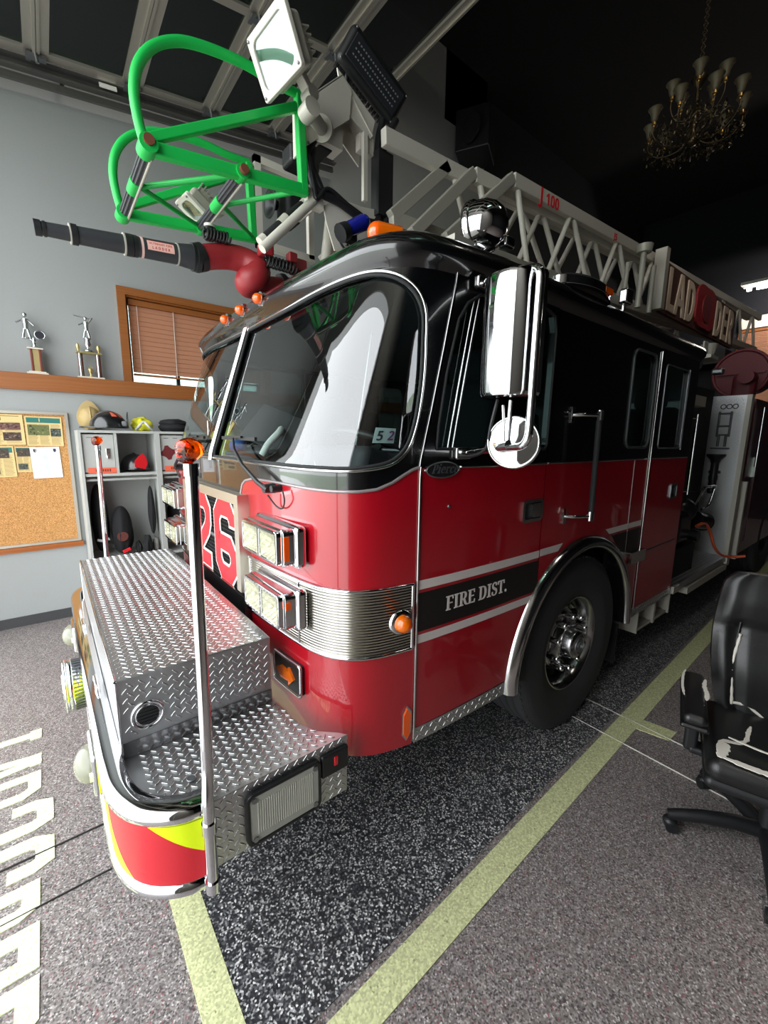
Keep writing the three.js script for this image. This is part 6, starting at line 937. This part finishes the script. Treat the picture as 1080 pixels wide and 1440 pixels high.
// =====================================================================  OFFICE CHAIRS
function officeChair(label, x, z, turn, worn) {
  const c = thing('office_chair', label, 'office chair', null, [x, 0, z]); c.rotation.y = turn;      // local: facing +z
  for (let i = 0; i < 5; i++) { const a = i / 5 * 2 * PI - 1.29, d = (r, y) => V(r * Math.sin(a), y, r * Math.cos(a)); const leg = part(c, 'base_leg', ringTube([d(.03, .115), d(.12, .12), d(.23, .108), d(.32, .088), d(.36, .078)], t => .034 - .012 * t, 10), M.plastic); part(leg, 'castor', [cyl(.027, .027, .05, 18, d(.345, .03).x, .03, d(.345, .03).z, 0, a, PI / 2), rod(d(.35, .03), d(.35, .085), .012, 10), sph(.03, d(.35, .045).x, .048, d(.35, .045).z, 1, .7, 1, 14)], M.plastic); }
  part(c, 'gas_lift', [cyl(.028, .035, .26, 18, 0, .22, 0), cyl(.02, .02, .1, 16, 0, .38, 0), rbox(.2, .05, .26, .02, 0, .415, -.02)], M.plastic);
  const cush = (w, h, d, puff, seedv) => { const g = new RoundedBoxGeometry(w, h, d, 8, Math.min(h * .45, .06)), p = g.attributes.position; for (let i = 0; i < p.count; i++) { const u = p.getX(i) / w * 2, v = p.getZ(i) / d * 2; if (p.getY(i) > 0) p.setY(i, p.getY(i) + puff * (1 - u * u) * (1 - v * v) + .003 * Math.sin(u * 7 + seedv) * Math.sin(v * 6)); } g.computeVertexNormals(); return g; };
  part(c, 'seat_shell', place(new RoundedBoxGeometry(.53, .05, .52, 5, .025), 0, .437, .04), M.plastic);
  const seat_ = part(c, 'seat', cush(.53, .10, .52, .02, 1).translate(0, .487, .04), M.leather, 'black leather seat');
  const back = grp(c, 'backrest', 'black leather backrest'); back.position.set(0, .50, -.235); back.rotation.x = -.16;
  const b = new THREE.BoxGeometry(.52, .66, .1, 26, 30, 6), p = b.attributes.position; for (let i = 0; i < p.count; i++) { let xx = p.getX(i), yy = p.getY(i), zz = p.getZ(i); const v = yy / .33, u = xx / .26, wv = .86 + .14 * Math.cos((v - .15) * 1.6); const ru = Math.sign(u) * Math.min(Math.abs(u), 1); const cr = Math.max(0, Math.abs(v) - .82) / .18; xx = ru * .26 * wv * (1 - .16 * cr * cr); if (zz > 0) zz += .03 * (1 - u * u) + .022 * Math.exp(-((v - .62) ** 2) / .06) * (1 - u ** 4) + .02 * Math.exp(-((v + .35) ** 2) / .12) * (1 - u ** 4) - .016 * Math.exp(-((v - .22) ** 2) / .006) - .018 * Math.exp(-((Math.abs(u) - .66) ** 2) / .006) * (v < .3 ? 1 : .2); zz *= 1 - .45 * Math.max(0, Math.abs(u) - .85) / .15; zz += .05 * u * u; p.setXYZ(i, xx, yy + .33, zz); } b.computeVertexNormals();
  part(back, 'back_pad', b, M.leather); part(back, 'back_piping', [ringTube(Array.from({ length: 30 }, (_, i) => { const t = i / 29, v = -.8 + 1.15 * t; return V(-.172 + .01 * Math.sin(v * 3), .33 + v * .33, .075); }), .006, 6), ringTube(Array.from({ length: 30 }, (_, i) => { const t = i / 29, v = -.8 + 1.15 * t; return V(.172 - .01 * Math.sin(v * 3), .33 + v * .33, .075); }), .006, 6)], M.leather);
  part(c, 'back_bracket', [rbox(.1, .04, .2, .015, 0, .44, -.2), rbox(.1, .2, .03, .012, 0, .52, -.285, -.16)], M.plastic);
  for (const s of [-1, 1]) {
    const ar = part(c, 'armrest', [rbox(.085, .05, .40, .024, s * .315, .665, .08, .02), rbox(.095, .02, .41, .01, s * .315, .64, .08, .02)], M.leather, 'padded black armrest');
    part(ar, 'arm_support', [rbox(.05, .23, .05, .015, s * .305, .53, .07), rbox(.07, .03, .08, .012, s * .275, .425, .06)], M.plastic);
    if (worn && s < 0) part(ar, 'peeling_patch', [ribbon([[s * .352, .12], [s * .358, .05], [s * .357, -.03], [s * .352, -.09], [s * .345, -.13]], .010, .684), ribbon([[s * .276, .12], [s * .272, .07], [s * .279, .0], [s * .272, -.07]], .016, .686), ribbon([[s * .33, .172], [s * .305, .178], [s * .285, .165]], .008, .682)], M.peel, 'peeling white edge');
  }
  if (worn) {
    part(seat_, 'peeling_patch', [ribbon([[-.222, .255], [-.224, .20], [-.205, .14], [-.16, .125], [-.13, .09], [-.115, .02], [-.10, -.04]], .016, .541), ribbon([[-.215, .258], [-.13, .268], [-.02, .272], [.1, .272], [.2, .262]], .026, .541), ribbon([[-.19, .13], [-.1, .155], [0, .165], [.12, .16], [.22, .14]], .009, .5585), ribbon([[-.225, .262], [-.205, .20], [-.20, .15]], .03, .540)], M.peel, 'peeling white leather patches');
    part(back, 'peeling_patch', [ringTube(Array.from({ length: 24 }, (_, i) => { const t = i / 23, v = -.85 + 1.0 * t; return V(-.166 + .008 * Math.sin(v * 5), .33 + v * .33, .0835); }), t => .0045 + .003 * Math.abs(Math.sin(t * 23)), 6), ringTube(Array.from({ length: 20 }, (_, i) => { const t = i / 19; return V(-.165 + t * .33, .055 + .02 * Math.sin(t * 9) - .03 * Math.sin(t * PI), .082); }), t => .004 + .003 * Math.abs(Math.sin(t * 17)), 6)], M.peel, 'peeling white seams');
  }
  return c;
}
function ribbon(pts, w, y) {                              // thin ragged flake lying on a cushion
  const c = new THREE.CatmullRomCurve3(pts.map(p => V(p[0], 0, p[1]))), n = 40, top = [], bot = [];
  for (let i = 0; i <= n; i++) { const t = i / n, q = c.getPoint(t), d = c.getTangent(t), k = w * (.35 + .65 * Math.sin(Math.min(1, t * 6) * Math.min(1, (1 - t) * 6) * PI / 2)) * rr(.7, 1.2) / 2; top.push([q.x - d.z * k, -(q.z + d.x * k)]); bot.push([q.x + d.z * k, -(q.z - d.x * k)]); }
  const g = ext(shp([...top, ...bot.reverse()]), .004); g.rotateX(-PI / 2); g.translate(0, y, 0); return g;
}
officeChair('worn black leather office chair with peeling white edges', 2.20, -2.26, .29, true);
officeChair('black leather office chair standing behind the peeling one', 2.10, -4.0, .2, false);
renderer.render(scene, camera);
